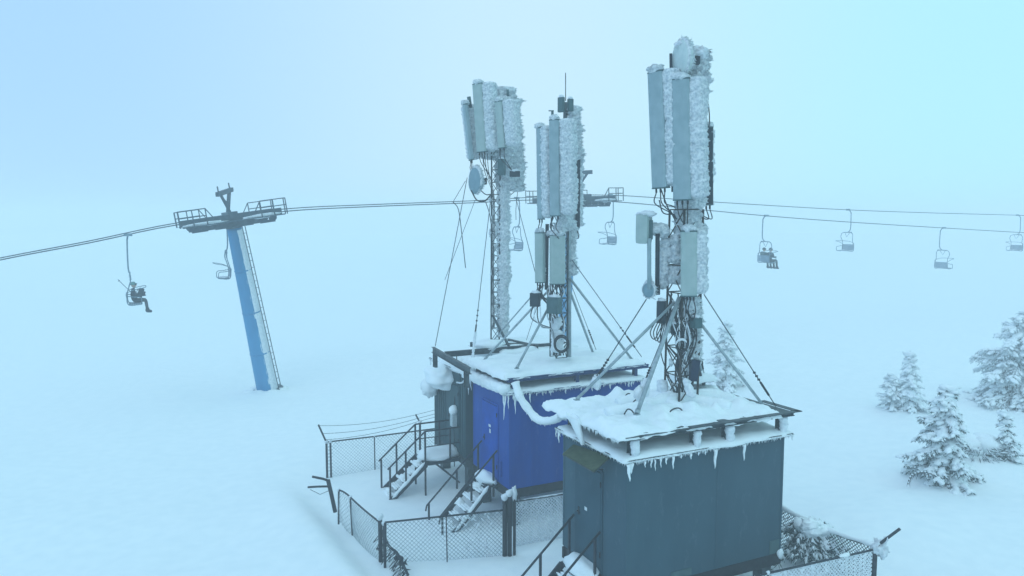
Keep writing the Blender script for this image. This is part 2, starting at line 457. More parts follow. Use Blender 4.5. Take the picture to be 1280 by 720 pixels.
for i in range(34): 
    p = NF + A_*r2.uniform(.7, 3.6) + B_*r2.uniform(.2, 2.3); bm_.append((p.x, p.y, r2.uniform(.09, .24), r2.uniform(-.06, .17)))
bm_.append((ctrF.x, ctrF.y, .55, .12))
sn = snow_sheet([dcs[0]-A_*.10+B_*.04+Z_*3.02, dcs[1]-A_*.40-B_*.0+Z_*3.02, dcs[2]+Z_*3.02, dcs[3]-A_*.10+B_*.1+Z_*3.02], .09, .045, .04, seed=2, droop=.085, amp=.10, bumps=bm_, edge_n=.06)
# hanging tongue of snow at the left corner
tong = at(729, 556, Y=14.55)
for k in range(9):
    a0 = k*.72+.3; c0_ = ctrF + A_*.1; e0 = c0_ + A_*math.cos(a0)*1.7*rnd.uniform(.7, 1.05) + B_*math.sin(a0)*1.05*rnd.uniform(.7, 1)
    mid = c0_.lerp(e0, .5) + A_*rnd.uniform(-.25, .25) + B_*rnd.uniform(-.2, .2)
    pp = spline([c0_ + Z_*3.24, mid + Z_*3.17, e0 + Z_*3.10], 10); sn.tube(pp, [.085+.06*abs(fbm(q*4, 3)) + (.02 if 0 < i < len(pp)-1 else 0) for i, q in enumerate(pp)], 10)
mtg = []
w = MB(); w.box(NF + A_*2.72 - B_*.165 + Z_*3.028, (2.84, .12, .016), rot); w.box(NF + A_*4.08 + B_*.3 + Z_*3.028, (.14, 1.05, .016), rot); w.build('deck_edge_plate', 'steel', cf)
for k in range(9):
    t = k/8; cpt = at(716, 520, Y=14.75).lerp(tong, t); wd = .30*(1-t)**.8+.015
    mtg.append([cpt + A_*(.05*math.cos(q)) + (A_*-.2+B_*-1).normalized()*wd*math.sin(q)*.95 + A_*.05*math.cos(q)*(1-t) for q in [2*math.pi*j/12 for j in range(12)]])
sn.grid(mtg, True, True)
for i in range(60):
    t = rnd.random()**.6; p = dcs[3].lerp(dcs[0], .2+.8*rnd.random()) + Z_*2.95 - A_*.15
    sn.spike(p, V((0, 0, -1)), rnd.uniform(.03, .1), .02, 4)
merge(sn.build('deck_snow', 'snow', cf))
for (a, b) in ((.12, -.03), (1.55, -.06), (2.35, -.06), (3.8, -.04)):        # rimed fronts of the posts
    q = NF + A_*(a+.03) + B_*b; m_ = MB()
    rime_column(m_, q + Z_*2.53, q + Z_*2.93, A_, B_, .06, .045, .022, .025, .9, flen=.03, taper=-.55)
    m_.build('post_rime', 'rime_smooth', cf)
# side flank of deck at the right end (bare channel)
for t, L, r_ in ((.012, .26, .034), (.03, .16, .03), (.10, .09, .014), (.135, .12, .013), (.185, .14, .013), (.215, .10, .016), (.255, .2, .02), (.30, .05, .015), (.355, .09, .02), (.50, .32, .03), (.675, .28, .028), (.985, .07, .02), (.44, .06, .012), (.155, .17, .012), (.40, .05, .014)):
    icicle(csf[0].lerp(csf[1], t) + Z_*(2.51) - B_*.03, L*1.2, r_*1.25, cf)
for t, L, r_ in ((.95, .24, .02), (.985, .14, .018), (.93, .1, .016)):
    icicle(csf[0].lerp(csf[3], t) + Z_*2.5, L, r_, cf)
# olive sheet awning over the door
q0, q1, q2, q3 = at(717, 556, Y=15.05), at(763, 571, Y=13.98), at(742.5, 590, Y=13.55), at(703.5, 567.5, Y=14.65)
w = MB(); up = Z_*.012
w.add([q0, q1, q2, q3, q0+up, q1+up, q2+up, q3+up], [(0, 3, 2, 1), (4, 5, 6, 7), (0, 1, 5, 4), (1, 2, 6, 5), (2, 3, 7, 6), (3, 0, 4, 7)])
aw = w.build('door_awning', 'canopy', cf); aw['label'] = 'olive green sheet awning over the door'
w = MB()
for a, b in ((q0, q3), (q1, q2), (q3, q2)): w.bar(a - Z_*.012, b - Z_*.012, .02)
w.build('awning_frame', 'steel', aw)
w = MB(); w.bar(q0.lerp(q1, .25) - Z_*.3 + A_*.02, q3.lerp(q2, .25) - Z_*.02, .016); w.bar(q0.lerp(q1, .8) - Z_*.3 + A_*.02, q3.lerp(q2, .8) - Z_*.02, .016)
w.build('awning_bracket', 'steel', aw)
# patch plates and a notice on the wall
w = MB(); w.box(NF + A_*3.72 - B_*.008 + Z_*.16, (.26, .01, .28), rot, .003); w.build('patch_plate', 'box', cf)
w = MB(); w.box(NF + A_*1.3 - B_*.008 + Z_*.10, (.5, .01, .14), rot, .003); w.build('patch_plate', 'box', cf)
w = MB(); w.box(NF + B_*1.35 - A_*.036 + Z_*1.15, (.004, .09, .07), rot); w.build('notice', 'paper', cf)
# snow stuck along lower sill
for i in range(2):
    w = MB(); w.blob(NF + A_*(3.83-.0*i) - B_*.07 + Z_*(.02+.0*i), (.07, .05, .10), seed=i); w.build('snow_clump', 'snow', cf); break
for k in range(7):
    a0 = rnd.uniform(0, 6.28); p0_ = NF + A_*rnd.uniform(.6, 3.4) + B_*rnd.uniform(.4, 2.0) + Z_*3.10; dd_ = V((math.cos(a0), math.sin(a0), 0))*rnd.uniform(.15, .3)
    MB().tube(spline([p0_ - dd_, p0_ - dd_*.4 + Z_*rnd.uniform(.08, .14), p0_ + dd_*.4 + Z_*rnd.uniform(.06, .14), p0_ + dd_], 5), .014, 6).build('deck_cable', 'cable', cf)
# raised snowed bracket behind mast
bb = NF + A_*3.25 + B_*2.15
w = MB(); w.box(bb + Z_*3.30, (.9, .5, .05), rot, .005)
for a in (-.35, .35): w.box(bb + A_*a + Z_*3.15, (.06, .06, .27), rot)
br = w.build('cable_bridge', 'steel', cf)
sn = snow_sheet([bb + A_*i*.47 + B_*j*.28 + Z_*3.33 for i, j in ((-1, -1), (1, -1), (1, 1), (-1, 1))], .15, .03, .05, seed=9, amp=.03, droop=.03)
merge(sn.build('bridge_snow', 'snow', br))

# ---- blue cabin
WB, LB = 2.3, 4.05
cb, rb_, csb = cabin('equipment_cabin', 'royal blue metal cabin with a sagging snow-crusted hose, middle of the row', NB, WB, LB, 'bluewall', 'bluedoor', (.68, 1.6))
dk, dcb = deck(cb, NB, WB, LB, 2.84, 2.94, .10, .20, .10, .35, 'bluesteel', [(.12, .06), (2.0, .02), (3.9, .05), (.12, 2.2), (3.9, 2.2)], 2)
sn = snow_sheet([dcb[0]-A_*.1+Z_*2.96, dcb[1]-A_*.1+Z_*2.96, dcb[2]+Z_*2.96, dcb[3]-A_*.1+Z_*2.96], .12, .03, .055, seed=5, droop=.05, amp=.05)
merge(sn.build('deck_snow', 'snow', cb))
# rolled snow along left roof edge
w = MB(); pts = [csb[3].lerp(csb[0], t) + Z_*(2.62 + .06*math.sin(t*7)) - A_*.04 for t in [i/16 for i in range(17)]]
rime_column(w, pts[0], pts[-1], A_, Z_, .16, .13, .04, .045, .0, 2.2)
w.build('edge_snow', 'snow', cb)
icicles_along(csb[0], csb[1], 26, (.05, .14), cb, 2.5, 3)
icicles_along(csb[0], csb[1], 5, (.22, .40), cb, 2.5, 13, [.01, .03, .06, .10, .14])
icicles_along(csb[3], csb[0], 6, (.2, .45), cb, 2.5, 4, [.03, .06, .09, .93, .96])
# sagging snow-crusted hose
hp = [at(u, v, Y=y) for u, v, y in ((644, 478, 18.65), (650, 496, 18.5), (660, 511, 18.4), (672, 524, 18.2), (686, 526, 17.9), (698, 522, 17.5), (704, 515, 17.2))]
pts = spline(hp, 6); w = MB()
rs = [.095+.02*noise.noise(p*6) + .012*noise.noise(p*15) for p in pts]; rs[0] = .12; rs[-1] = .03; rs[-2] = .06
w.tube(pts, rs, 12)
for i in range(90):
    k = rnd.randrange(len(pts)); w.spike(pts[k] + V((rnd.gauss(0, .05), rnd.gauss(0, .05), -.06)), V((rnd.gauss(0, .3), 0, -1)), rnd.uniform(.03, .07), .02, 4)
w.build('snowy_hose', 'snow', cb)
# marks on the door and sheet on wall
w = MB(); w.box(NB + B_*1.12 - A_*.038 + Z_*1.42, (.004, .13, .07), rot); w.box(NB + B_*1.10 - A_*.038 + Z_*1.28, (.004, .08, .11), rot); w.build('notice', 'paper', cb)
w = MB(); w.box(NB + B_*.45 - A_*.028 + Z_*.42, (.05, .04, .42), rot, .006); w.build('conduit_box', 'bluewall', cb)

# ---- grey green cabin
WG, LG = 2.55, 3.9
cg, rg_, csg = cabin('equipment_cabin', 'dark grey green ribbed cabin farthest left behind the blue one, snow lump on its roof', NG, WG, LG, 'greenwall', 'greenwall', (.5, 1.35), beam='steel', ribs=True)
# steel grillage on its roof (bare channels)
w = MB(); zc = 3.05
ga, gb = at(541, 437, z=zc), at(586, 463, z=zc)
dirb = (ga-gb).normalized(); 
ibeam(w, gb - dirb*.1, ga, .17, .09)
w.build('deck_beam', 'steel', cg)
g1 = gb + dirb*2.0; g1 = at(556, 443, z=zc)
w = MB(); ibeam(w, g1, g1 + A_*4.0 + Z_*0, .16, .09); w.build('deck_beam', 'steel', cg)
w = MB(); gm = g1 + A_*1.35; ibeam(w, gm + B_*1.3 + Z_*.0, gm + A_*2.1 - B_*.15 + Z_*.0, .14, .09); w.build('deck_beam', 'steel', cg)
w = MB(); ibeam(w, g1 + A_*2.95 - B_*.2 + Z_*.01, g1 + A_*2.7 + B_*1.4 + Z_*.01, .13, .09); w.build('deck_beam', 'steel', cg)
for q in (ga - dirb*.25, gb + dirb*.2, g1 + A_*2.4, g1 + A_*3.8):
    w = MB(); ibeam(w, V((q.x, q.y, 2.56)), V((q.x, q.y, zc-.085)), .14, .1, up=B_); w.build('deck_post', 'steel', cg)
w = MB()
m_l = Matrix((B_, -A_, Z_)).transposed()
w.blob(at(553, 470, Y=22.9), (.62, .50, .40), m_l, 34, 22, .13, 1.9, 3); w.blob(at(537, 483, Y=23.5), (.26, .26, .34), m_l, 20, 14, .2, 2.2, 5); w.blob(at(574, 458, Y=22.4), (.30, .26, .2), m_l, 20, 14, .2, 2.2, 6)
w.build('snow_lump', 'snow', cg)
sn = snow_sheet([NG + Z_*2.95 + A_*1.2 + B_*.1, NG + A_*3.9 + B_*.1 + Z_*2.95, NG + A_*3.9 + B_*2.5 + Z_*2.95, NG + A_*1.2 + B_*2.5 + Z_*2.95], .12, .03, .08, seed=12, amp=.06)
merge(sn.build('deck_snow', 'snow', cg))
icicles_along(csg[3], csg[0], 5, (.15, .4), cg, 2.5, 8, [.05, .12, .5])
# small snow-capped lamp box and conduit
lp = at(567, 524, Y=22.15)
w = MB(); w.box(lp, (.16, .2, .42), rot, .02); lb = w.build('lamp_box', 'lens', cg)
w = MB(); w.blob(lp + Z_*.28, (.14, .16, .15), nu=12, nv=8, amp=.1); w.build('lamp_snow', 'snow', lb)
w = MB(); w.tube(spline([lp - Z_*.2, lp - Z_*.9 + A_*.02, at(568, 583, Y=22.15)], 4), .018, 6); w.build('conduit', 'steel', cg)
w = MB(); w.tube(spline([at(571, 441, Y=22.6), at(570, 480, Y=22.3), lp + Z_*.2], 4), .015, 6); w.build('conduit', 'cable', cg)
w = MB(); w.tube(spline([at(585, 455, Y=21.6), at(583, 470, Y=21.5), at(578, 478, Y=21.6), at(571, 478, Y=22.1)], 6), .028, 7); w.build('frosted_cable', 'rime_smooth', cg)

# ------------------------------------------------------------------ masts
def panel_xform(u, v0, v1, Y, az, u1=None, Y1=None):
    """a tall antenna: axis from (u1|u, v1) at the foot to (u, v0) at the top; az is the way it faces"""
    p1 = at(u, v0, Y=Y); p0 = at(u if u1 is None else u1, v1, Y=Y1 or Y)
    ax = (p1-p0).normalized(); f = V((math.sin(az), -math.cos(az), 0)); f = (f - ax*f.dot(ax)).normalized(); s_ = ax.cross(f)
    return p0, p1, ax, f, s_
def antenna(par, u, v0, v1, Y, az, w=.34, t=.16, m='radome', u1=None, Y1=None, rime=(.0, .1, .16), feathers=1.0, cables=3, rimeface=False, amp=.045, clen=.5, caps=True):
    p0, p1, ax, f, s_ = panel_xform(u, v0, v1, Y, R(az), u1, Y1)
    mb = MB(); sec = []
    for (x, y) in ((-.5, -.5), (-.5, .28), (-.40, .45), (-.18, .5), (.18, .5), (.40, .45), (.5, .28), (.5, -.5)):
        sec.append(s_*x*w + f*y*t)
    L = (p1-p0).length; rows = []
    for h, k in ((0, .93), (.02, 1), (L-.02, 1), (L, .93)):
        rows.append([p0 + ax*h + q*k for q in sec])
    mb.grid(rows, False, True)
    for rw, rev in ((rows[0], True), (rows[-1], False)):
        b = len(mb.v); mb.v += rw; mb.f.append([b+i for i in range(8)]); mb.sm.append(False)
    o = mb.build('panel_antenna', m, par)
    if caps:
        c = MB()
        for q in (p0, p1):
            c.add([q + ax*dz + e*1.04 for dz in (-.012, .012) for e in sec], [tuple(range(8))[::-1], tuple(range(8, 16))] + [(i, (i+1) % 8, 8+(i+1) % 8, 8+i) for i in range(8)])
        c.build('end_cap', 'box', o)
    # rime on the back and on the windward flank
    side = 1 if s_.dot(WIND) > 0 else -1
    off, ra, rb = rime
    c0 = s_*side*(w/2*.35 + ra*.5 + off) - f*(t*.5 + rb*.45)
    r_ = MB(); rime_column(r_, p0 + c0 + ax*.02, p1 + c0 + ax*.05, s_, f, w*.42 + ra*.42, rb*.75 + .03, amp*.9, .026, feathers, flen=.05)
    if rimeface:
        n_ = int(L*w*700)
        for _ in range(n_):
            p = p0 + ax*rnd.uniform(0, L) + s_*rnd.uniform(-.5, .5)*w + f*t*.48
            d = (f*.5 + WIND*.8 + V((rnd.gauss(0, .3), rnd.gauss(0, .3), rnd.gauss(0, .3)))).normalized()
            r_.spike(p, d, rnd.uniform(.02, .06), rnd.uniform(.01, .02), 4)
    r_.blob(p1 + ax*.05 - f*.02, (w*.5, w*.45, .09), nu=14, nv=8, amp=.25, fr=3, seed=rnd.random()*9)
    r_.build('rime', 'rime', o)
    for k in range(cables):
        x = (-.3 + .6*k/max(1, cables-1)) * w
        q = p0 + s_*x; MB().tube([q + ax*.01, q - ax*.09], .02, 8).build('connector', 'black', o)
    for k in range(cables):
        x = (-.3 + .6*k/max(1, cables-1)) * w; q = p0 + s_*x - ax*.08
        tgt = p0 - f*(.30+.1*rnd.random()) - ax*(clen + .3*rnd.random()) + s_*side*.12*rnd.random()
        mc = MB(); mc.tube(spline([q, q - ax*.22 + f*.03 + s_*rnd.uniform(-.06, .06), q.lerp(tgt, .65) - ax*.08, tgt], 6), .012, 6)
        mc.build('cable', 'cable', o)
    return o
def pole(par, a, b, r, m='steel', name='pole'):
    return MB().tube([a, b], r, 10).build(name, m, par)
def drum(par, u, v, Y, az, rad, dep, m, rime=True, pitch=0, name='dish_antenna', rd=1.0):
    c = at(u, v, Y=Y); f = V((math.sin(R(az))*math.cos(pitch), -math.cos(R(az))*math.cos(pitch), math.sin(pitch)))
    s_ = Z_.cross(f).normalized(); up = f.cross(s_)
    mb = MB(); prof = [(.0, rad*.02), (.004, rad*.55), (0, rad*.93), (-.012, rad), (-dep*.55, rad), (-dep*.75, rad*.8), (-dep, rad*.3), (-dep, rad*.02)]
    rows = [[c + f*x + (s_*math.cos(a) + up*math.sin(a))*r_ for a in [2*math.pi*j/28 for j in range(28)]] for x, r_ in prof]
    mb.grid(rows, True, True); o = mb.build(name, m, par)
    hb = MB(); hb.tube([c - f*dep*.9, c - f*(dep+.16)], .07, 10); hb.box(c - f*(dep+.16), (.14, .14, .2), None, .01); hb.build('bracket', 'boxdark', o)
    if rime:
        r_ = MB()
        rr = []
        for i in range(9):
            t = i/8; x = -dep*(.05+1.2*t); row = []
            for j in range(36):
                a = 2*math.pi*j/36; k = rad*(1.0 - .6*t*t) + .02 + .035*rd*fbm(V((math.cos(a)*3, math.sin(a)*3, t*4+u)), 3)
                k += rd*.07*max(0, math.sin(a))*math.sin(math.pi*min(1, t+.15))
                row.append(c + f*x + (s_*math.cos(a) + up*math.sin(a))*max(.02, k if i else rad*1.0))
            rr.append(row)
        r_.grid(rr, True, True)
        for _ in range(int(420*rad)):
            i = rnd.randrange(1, 9); j = rnd.randrange(36); p = rr[i][j]
            d = ((p-c).normalized()*.5 + WIND*.7 + V((rnd.gauss(0, .3), rnd.gauss(0, .3), rnd.gauss(-.3, .3)))).normalized()
            r_.spike(p, d, rnd.uniform(.03, .09), rnd.uniform(.008, .02), 4)
        r_.build('rime', 'rime', o)
    return o
def ebox(par, u0, v0, u1, v1, Y, az, dep, m='box', name='equipment_box', fins=True):
    c = at((u0+u1)/2, (v0+v1)/2, Y=Y); w = abs(u1-u0)*Y/FPX; h = abs(v1-v0)*Y/FPX
    f = V((math.sin(R(az)), -math.cos(R(az)), 0)); s_ = Z_.cross(f); m3 = Matrix((s_, f, Z_)).transposed()
    w2 = max(.12, (w - dep*abs(math.sin(R(az))))/max(.3, math.cos(R(az))))
    mb = MB(); mb.box(c, (w2, dep, h), m3, .012)
    o = mb.build(name, m, par)
    if fins:
        fm = MB()
        for k in range(6): fm.box(c - f*(dep/2+.02) + s_*w2*(-.4+.16*k), (.012, .04, h*.85), m3)
        fm.box(c + f*(dep/2+.004), (w2*.8, .008, h*.84), m3)
        fm.build('cover', m, o)
    cp = MB(); cp.blob(c + Z_*(h/2+.015), (w2*.5, dep*.5, .05), m3, 12, 7, .25, 3, seed=u0); cp.build('snow_cap', 'rime_smooth', o)
    return o
def lattice(par, p0, p1, half, m, leg=.02, br=.011, step=.42, rotz=0, name='lattice_column'):
    mb = MB(); cs = []
    for k in range(4):
        a = rotz + math.pi/4 + k*math.pi/2; cs.append(V((math.cos(a), math.sin(a), 0))*half*1.414)
    for c in cs: mb.tube([p0 + c, p1 + c], leg, 6)
    L = (p1-p0).length; n = int(L/step)
    for i in range(n):
        a = p0.lerp(p1, i/n); b = p0.lerp(p1, (i+1)/n)
        for k in range(4):
            c, d = cs[k], cs[(k+1) % 4]
            mb.tube([a + c, b + d], br, 5); mb.tube([b + c, a + d] if k % 2 else [a + d, a + c], br, 5)
            mb.tube([b + c, b + d], br, 5)
    return mb.build(name, m, par)
def guy(par, a, b, r=.009, tb=True, m='rope', frost=0.0):
    o = MB().tube([a, b], r, 6).build('guy_wire', m, par)
    if tb:
        t0 = b.lerp(a, .10); t1 = b.lerp(a, .22); d = (b-a).normalized()
        t = MB(); t.tube([t0, t1], r*2.2, 6)
        for k in range(3): t.box(t1.lerp(a, .03+.04*k), (.05, .03, .04))
        t.build('turnbuckle', 'black', o)
    if frost:
        f = MB(); q = b.lerp(a, frost); rime_column(f, b, q, V((1, 0, 0)), V((0, 1, 0)), .035, .035, .02, .03, .6, 2, .04); f.build('rime', 'rime_smooth', o)
    return o
def strut(par, a, b, r=.032, m='galv', foot=True):
    o = MB().tube([a, b], r, 10).build('strut', m, par)
    if foot:
        d = (a-b).normalized(); f = MB(); f.box(b - Z_*.01, (.10, .10, .02), rot); f.tube([b, b + d*.08], r*1.25, 8); f.build('foot', 'galv', o)
    return o
def loops(par, c, rad, n, m='cable', axis=V((0, 1, 0)), r=.014):
    """a hanging coil of cable"""
    axis = axis.normalized(); x = axis.cross(Z_).normalized(); y = Z_
    mb = MB()
    for k in range(n):
        rr = rad*rnd.uniform(.88, 1.08); off = V((rnd.uniform(-.02, .02), 0, rnd.uniform(-.02, .02))) + axis*rnd.uniform(-.04, .04)
        mb.tube([c + off + (x*math.cos(a)*.85 + y*math.sin(a))*rr for a in [2*math.pi*j/22 for j in range(22)]], r, 6, closed=True)
    return mb.build('cable_coil', m, par)
def run(par, pts, r=.013, m='cable', name='cable', k=6):
    return MB().tube(spline(pts, k), r, 6).build(name, m, par)

# ---- mast on the front cabin
YF = 15.75
MF = at(851, 492, Y=YF)
mf = thing('antenna_mast', 'tallest rimed antenna mast standing on the nearest grey cabin roof', 'mast', MF, 'rime-covered antenna masts')
lb0, lb1 = at(851, 500, Y=YF), at(858, 400, Y=YF)
lattice(mf, lb0, at(858, 262, Y=YF), .24, 'rust', .024, .013, .5, rotz=TH)
pole(mf, at(864, 500, Y=YF), at(866, 255, Y=YF), .05, 'steel')
pole(mf, at(859, 400, Y=YF), at(862, 58, Y=YF), .07, 'steel')
r_ = MB()
rime_column(r_, at(866, 262, Y=YF), at(866, 88, Y=YF), (1, 0, 0), (0, 1, 0), .13, .16, .07, .035, 1.1, 2.4, .08)
rime_column(r_, at(858, 300, Y=YF), at(860, 250, Y=YF), (1, 0, 0), (0, 1, 0), .22, .2, .07, .035, 1.0, 2.4, .07)
rime_column(r_, at(866, 452, Y=YF), at(866, 372, Y=YF), (1, 0, 0), (0, 1, 0), .15, .16, .08, .035, 1.0, 2.2, .06)
rime_column(r_, at(864, 470, Y=YF+.1), at(866, 440, Y=YF+.1), (1, 0, 0), (0, 1, 0), .08, .10, .06, .035, .8, 2.2, .05)
rime_column(r_, at(847, 356, Y=YF+.05), at(849, 330, Y=YF+.05), (1, 0, 0), (0, 1, 0), .30, .2, .08, .035, .7, 2.2, .05)
r_.build('mast_rime', 'rime', mf)
r_ = MB(); rime_column(r_, at(868, 118, Y=YF), at(868, 62, Y=YF), (1, 0, 0), (0, 1, 0), .26, .22, .10, .033, 1.2, 2.2, .10)
rime_column(r_, at(880, 105, Y=YF), at(876, 70, Y=YF), (1, 0, 0), (0, 1, 0), .11, .12, .08, .033, 1.2, 2.2, .10)
r_.build('mast_rime', 'rime', mf)
antenna(mf, 820, 90, 235, 15.45, -50, .36, .16, 'radome_blue', u1=825.5, rime=(.06, .16, .22), feathers=1.2, cables=3, clen=.3)
antenna(mf, 851, 99, 250, 15.15, -27, .35, .15, 'radome_blue', u1=853, rime=(.07, .18, .22), feathers=1.3, cables=3, clen=.55)
antenna(mf, 885, 160, 256, 16.15, 100, .30, .14, 'boxdark', u1=885, rime=(-.02, .1, .10), feathers=1.2, cables=2, clen=.1)
pole(mf, at(884.5, 65, Y=16.0), at(876, 243, Y=16.0), .032, 'boxdark')
w = MB().box(at(885, 65, Y=16.0), (.12, .05, .03)); w.build('pole_cap', 'boxdark', mf)
pole(mf, at(838.5, 67, Y=15.6), at(841, 240, Y=15.6), .03, 'boxdark')
w = MB().tube(spline([at(880, 112, Y=15.95), at(886, 135, Y=15.9), at(886, 160, Y=15.9), at(879, 177, Y=15.9), at(876, 185, Y=15.9)], 6), .012, 6); w.build('cable', 'cable', mf)
drum(mf, 849, 73, 15.35, -76, .36, .20, 'dishpale', rd=.5)
w = MB(); w.blob(at(855, 56, Y=15.4), (.17, .16, .09), nu=20, nv=12, amp=.3, fr=3); w.blob(at(872, 66, Y=15.5), (.20, .2, .12), nu=20, nv=12, amp=.3, fr=4); w.build('mast_snow', 'rime_smooth', mf)
q = at(805, 286, Y=15.5)
w = MB(); w.box(q, (.26, .44, .60), Matrix.Rotation(R(-24), 3, 'Z'), .08); bx = w.build('box_antenna', 'radome', mf)
w = MB(); w.box(q + V((.12, -.05, -.02)), (.10, .22, .40), Matrix.Rotation(R(-14), 3, 'Z'), .03); w.build('back_housing', 'box', bx)
w = MB(); w.blob(q + V((.05, 0, .30)), (.20, .24, .07), nu=16, nv=9, amp=.2); w.build('snow_cap', 'rime_smooth', bx)
r_ = MB(); rime_column(r_, at(808, 284, Y=15.55), at(838, 290, Y=15.6), (0, 1, 0), (0, 0, 1), .10, .10, .06, .033, .9, 2.2, .06)
rime_column(r_, at(828, 362, Y=15.75), at(832, 296, Y=15.75), (1, 0, 0), (0, 1, 0), .10, .12, .05, .033, .9, 2.4, .06); 
rime_column(r_, at(862, 292, Y=15.5), at(884, 290, Y=15.7), (0, 1, 0), (0, 0, 1), .12, .09, .07, .033, .9, 2.2, .08)
rime_column(r_, at(862, 296, Y=YF), at(861, 240, Y=YF), (1, 0, 0), (0, 1, 0), .27, .2, .09, .035, 1.0, 2.4, .07)
rime_column(r_, at(845, 330, Y=15.65), at(846, 292, Y=15.65), (1, 0, 0), (0, 1, 0), .12, .12, .07, .035, 1.0, 2.4, .06)
rime_column(r_, at(862, 400, Y=15.6), at(862, 370, Y=15.6), (1, 0, 0), (0, 1, 0), .20, .14, .07, .035, 1.0, 2.4, .06)
for i in range(14):
    a = at(rnd.uniform(836, 870), rnd.uniform(385, 470), Y=15.55); rime_column(r_, a, a + V((rnd.uniform(-.15, .15), 0, rnd.uniform(.12, .3))), (1, 0, 0), (0, 1, 0), .035, .035, .03, .03, .6, 2.2, .04)
r_.build('mast_rime', 'rime', mf)
pole(mf, at(811.5, 298, Y=15.3), at(811.5, 362, Y=15.3), .042, 'radome_blue', 'slim_antenna')
pole(mf, at(822, 292, Y=15.5), at(821.5, 362, Y=15.5), .045, 'boxdark')
antenna(mf, 861, 289, 370, 15.2, -14, .32, .15, 'radome', rime=(.02, .16, .18), feathers=1.1, cables=4, rimeface=False, clen=.5)
drum(mf, 810, 363, 15.45, -50, .15, .10, 'dish', rd=.8)
ebox(mf, 820, 376, 834, 404, 15.5, -25, .16, 'boxdark'); ebox(mf, 863, 397, 877, 410, 15.35, 15, .2, 'box')
ebox(mf, 838, 404, 850, 418, 15.5, -10, .16, 'boxdark')
for i in range(22):
    x = rnd.uniform(836, 868); run(mf, [at(x, 372+rnd.uniform(-8, 8), Y=15.5), at(x+rnd.uniform(-7, 7), 395, Y=15.45), at(x+rnd.uniform(-9, 9), 425, Y=15.4), at(850+rnd.uniform(-6, 10), 460, Y=15.55), at(850+rnd.uniform(-7, 14), 496, Y=15.6)], .014, 'cable' if i % 4 else 'rime_smooth')
for i in range(3):
    run(mf, [at(822+i*3, 398, Y=15.4), at(813+i*4, 415, Y=15.35), at(818+i*3, 424+i*2, Y=15.35), at(826+i*2, 410, Y=15.4), at(832, 396, Y=15.45)], .011)
run(mf, [at(827, 400, Y=15.4), at(826, 440, Y=15.4), at(836, 470, Y=15.5), at(846, 495, Y=15.6)], .012)
for (a, b, c_) in (((826, 236), (836, 262), (846, 274)), ((824, 250), (829, 266), (843, 268))):
    run(mf, [at(*a, Y=15.45), at(*b, Y=15.4), at(*c_, Y=15.6)], .013)
loops(mf, at(852, 432, Y=15.35), .13, 4, axis=V((.2, 1, 0)), r=.016)
r_ = MB(); r_.tube([at(852, 432, Y=15.33) + V((math.cos(a)*.12, 0, math.sin(a)*.13)) for a in [R(20+i*22) for i in range(8)]], [.01, .02, .03, .026, .03, .025, .02, .01], 8); r_.build('coil_rime', 'rime_smooth', mf)
r_ = MB(); rime_column(r_, at(888, 257, Y=16.1), at(889, 160, Y=16.1), (1, 0, 0), (0, 1, 0), .045, .07, .035, .03, 1.0, 2.4, .05)
rime_column(r_, at(876, 242, Y=16.0), at(880, 226, Y=16.0), (1, 0, 0), (0, 1, 0), .09, .08, .05, .03, 1.0, 2.2, .05); r_.build('mast_rime', 'rime', mf)
# dark sheet and rimed cone at the foot
q = at(868, 463, Y=15.5); w = MB().box(q, (.17, .1, .44), Matrix.Rotation(R(8), 3, 'Y'), .01); w.build('rubber_sheet', 'rubber', mf)
w = MB(); rime_column(w, at(866, 497, Y=15.2), at(856, 472, Y=15.35), (1, 0, 0), (0, 1, 0), .12, .12, .03, .03, .6, 2, .03, taper=.6); w.build('rimed_boot', 'rime_smooth', mf)
w = MB(); rime_column(w, at(828, 494, Y=15.8), at(828, 474, Y=15.8), A_, B_, .10, .10, .03, .03, .5, 4, .03); w.build('rimed_box', 'rime_smooth', mf)
pole(mf, at(868, 440, Y=15.9), at(876, 470, Y=15.9), .03, 'steel', 'brace')
# struts and guys of the front mast
strut(mf, at(849, 372, Y=15.4), at(796, 517, Y=13.98), .042)
strut(mf, at(843, 378, Y=15.4), at(721, 499, Y=14.75), .03)
strut(mf, at(874, 402, Y=15.4), at(958, 512, Y=15.35), .03)
strut(mf, at(862, 400, Y=15.9), at(878, 468, Y=17.4), .03)
guy(mf, at(808, 374, Y=15.4), at(738, 484, Y=14.9), .011, frost=.12)
guy(mf, at(880, 368, Y=15.5), at(970, 508, Y=15.6), .011)
guy(mf, at(840, 392, Y=15.5), at(800, 492, Y=14.3), .009, frost=.2)
guy(mf, at(869, 415, Y=15.9), at(880, 466, Y=17.0), .009)
# snow-covered anchor bundles on the deck
for (u, v, y) in ((745, 478, 14.95), (799, 492, 14.35), (806, 486, 14.6)):
    w = MB(); w.blob(at(u, v, Y=y), (.10, .09, .14), nu=12, nv=8, amp=.3, fr=3, seed=u); w.build('anchor_snow', 'rime_smooth', mf)

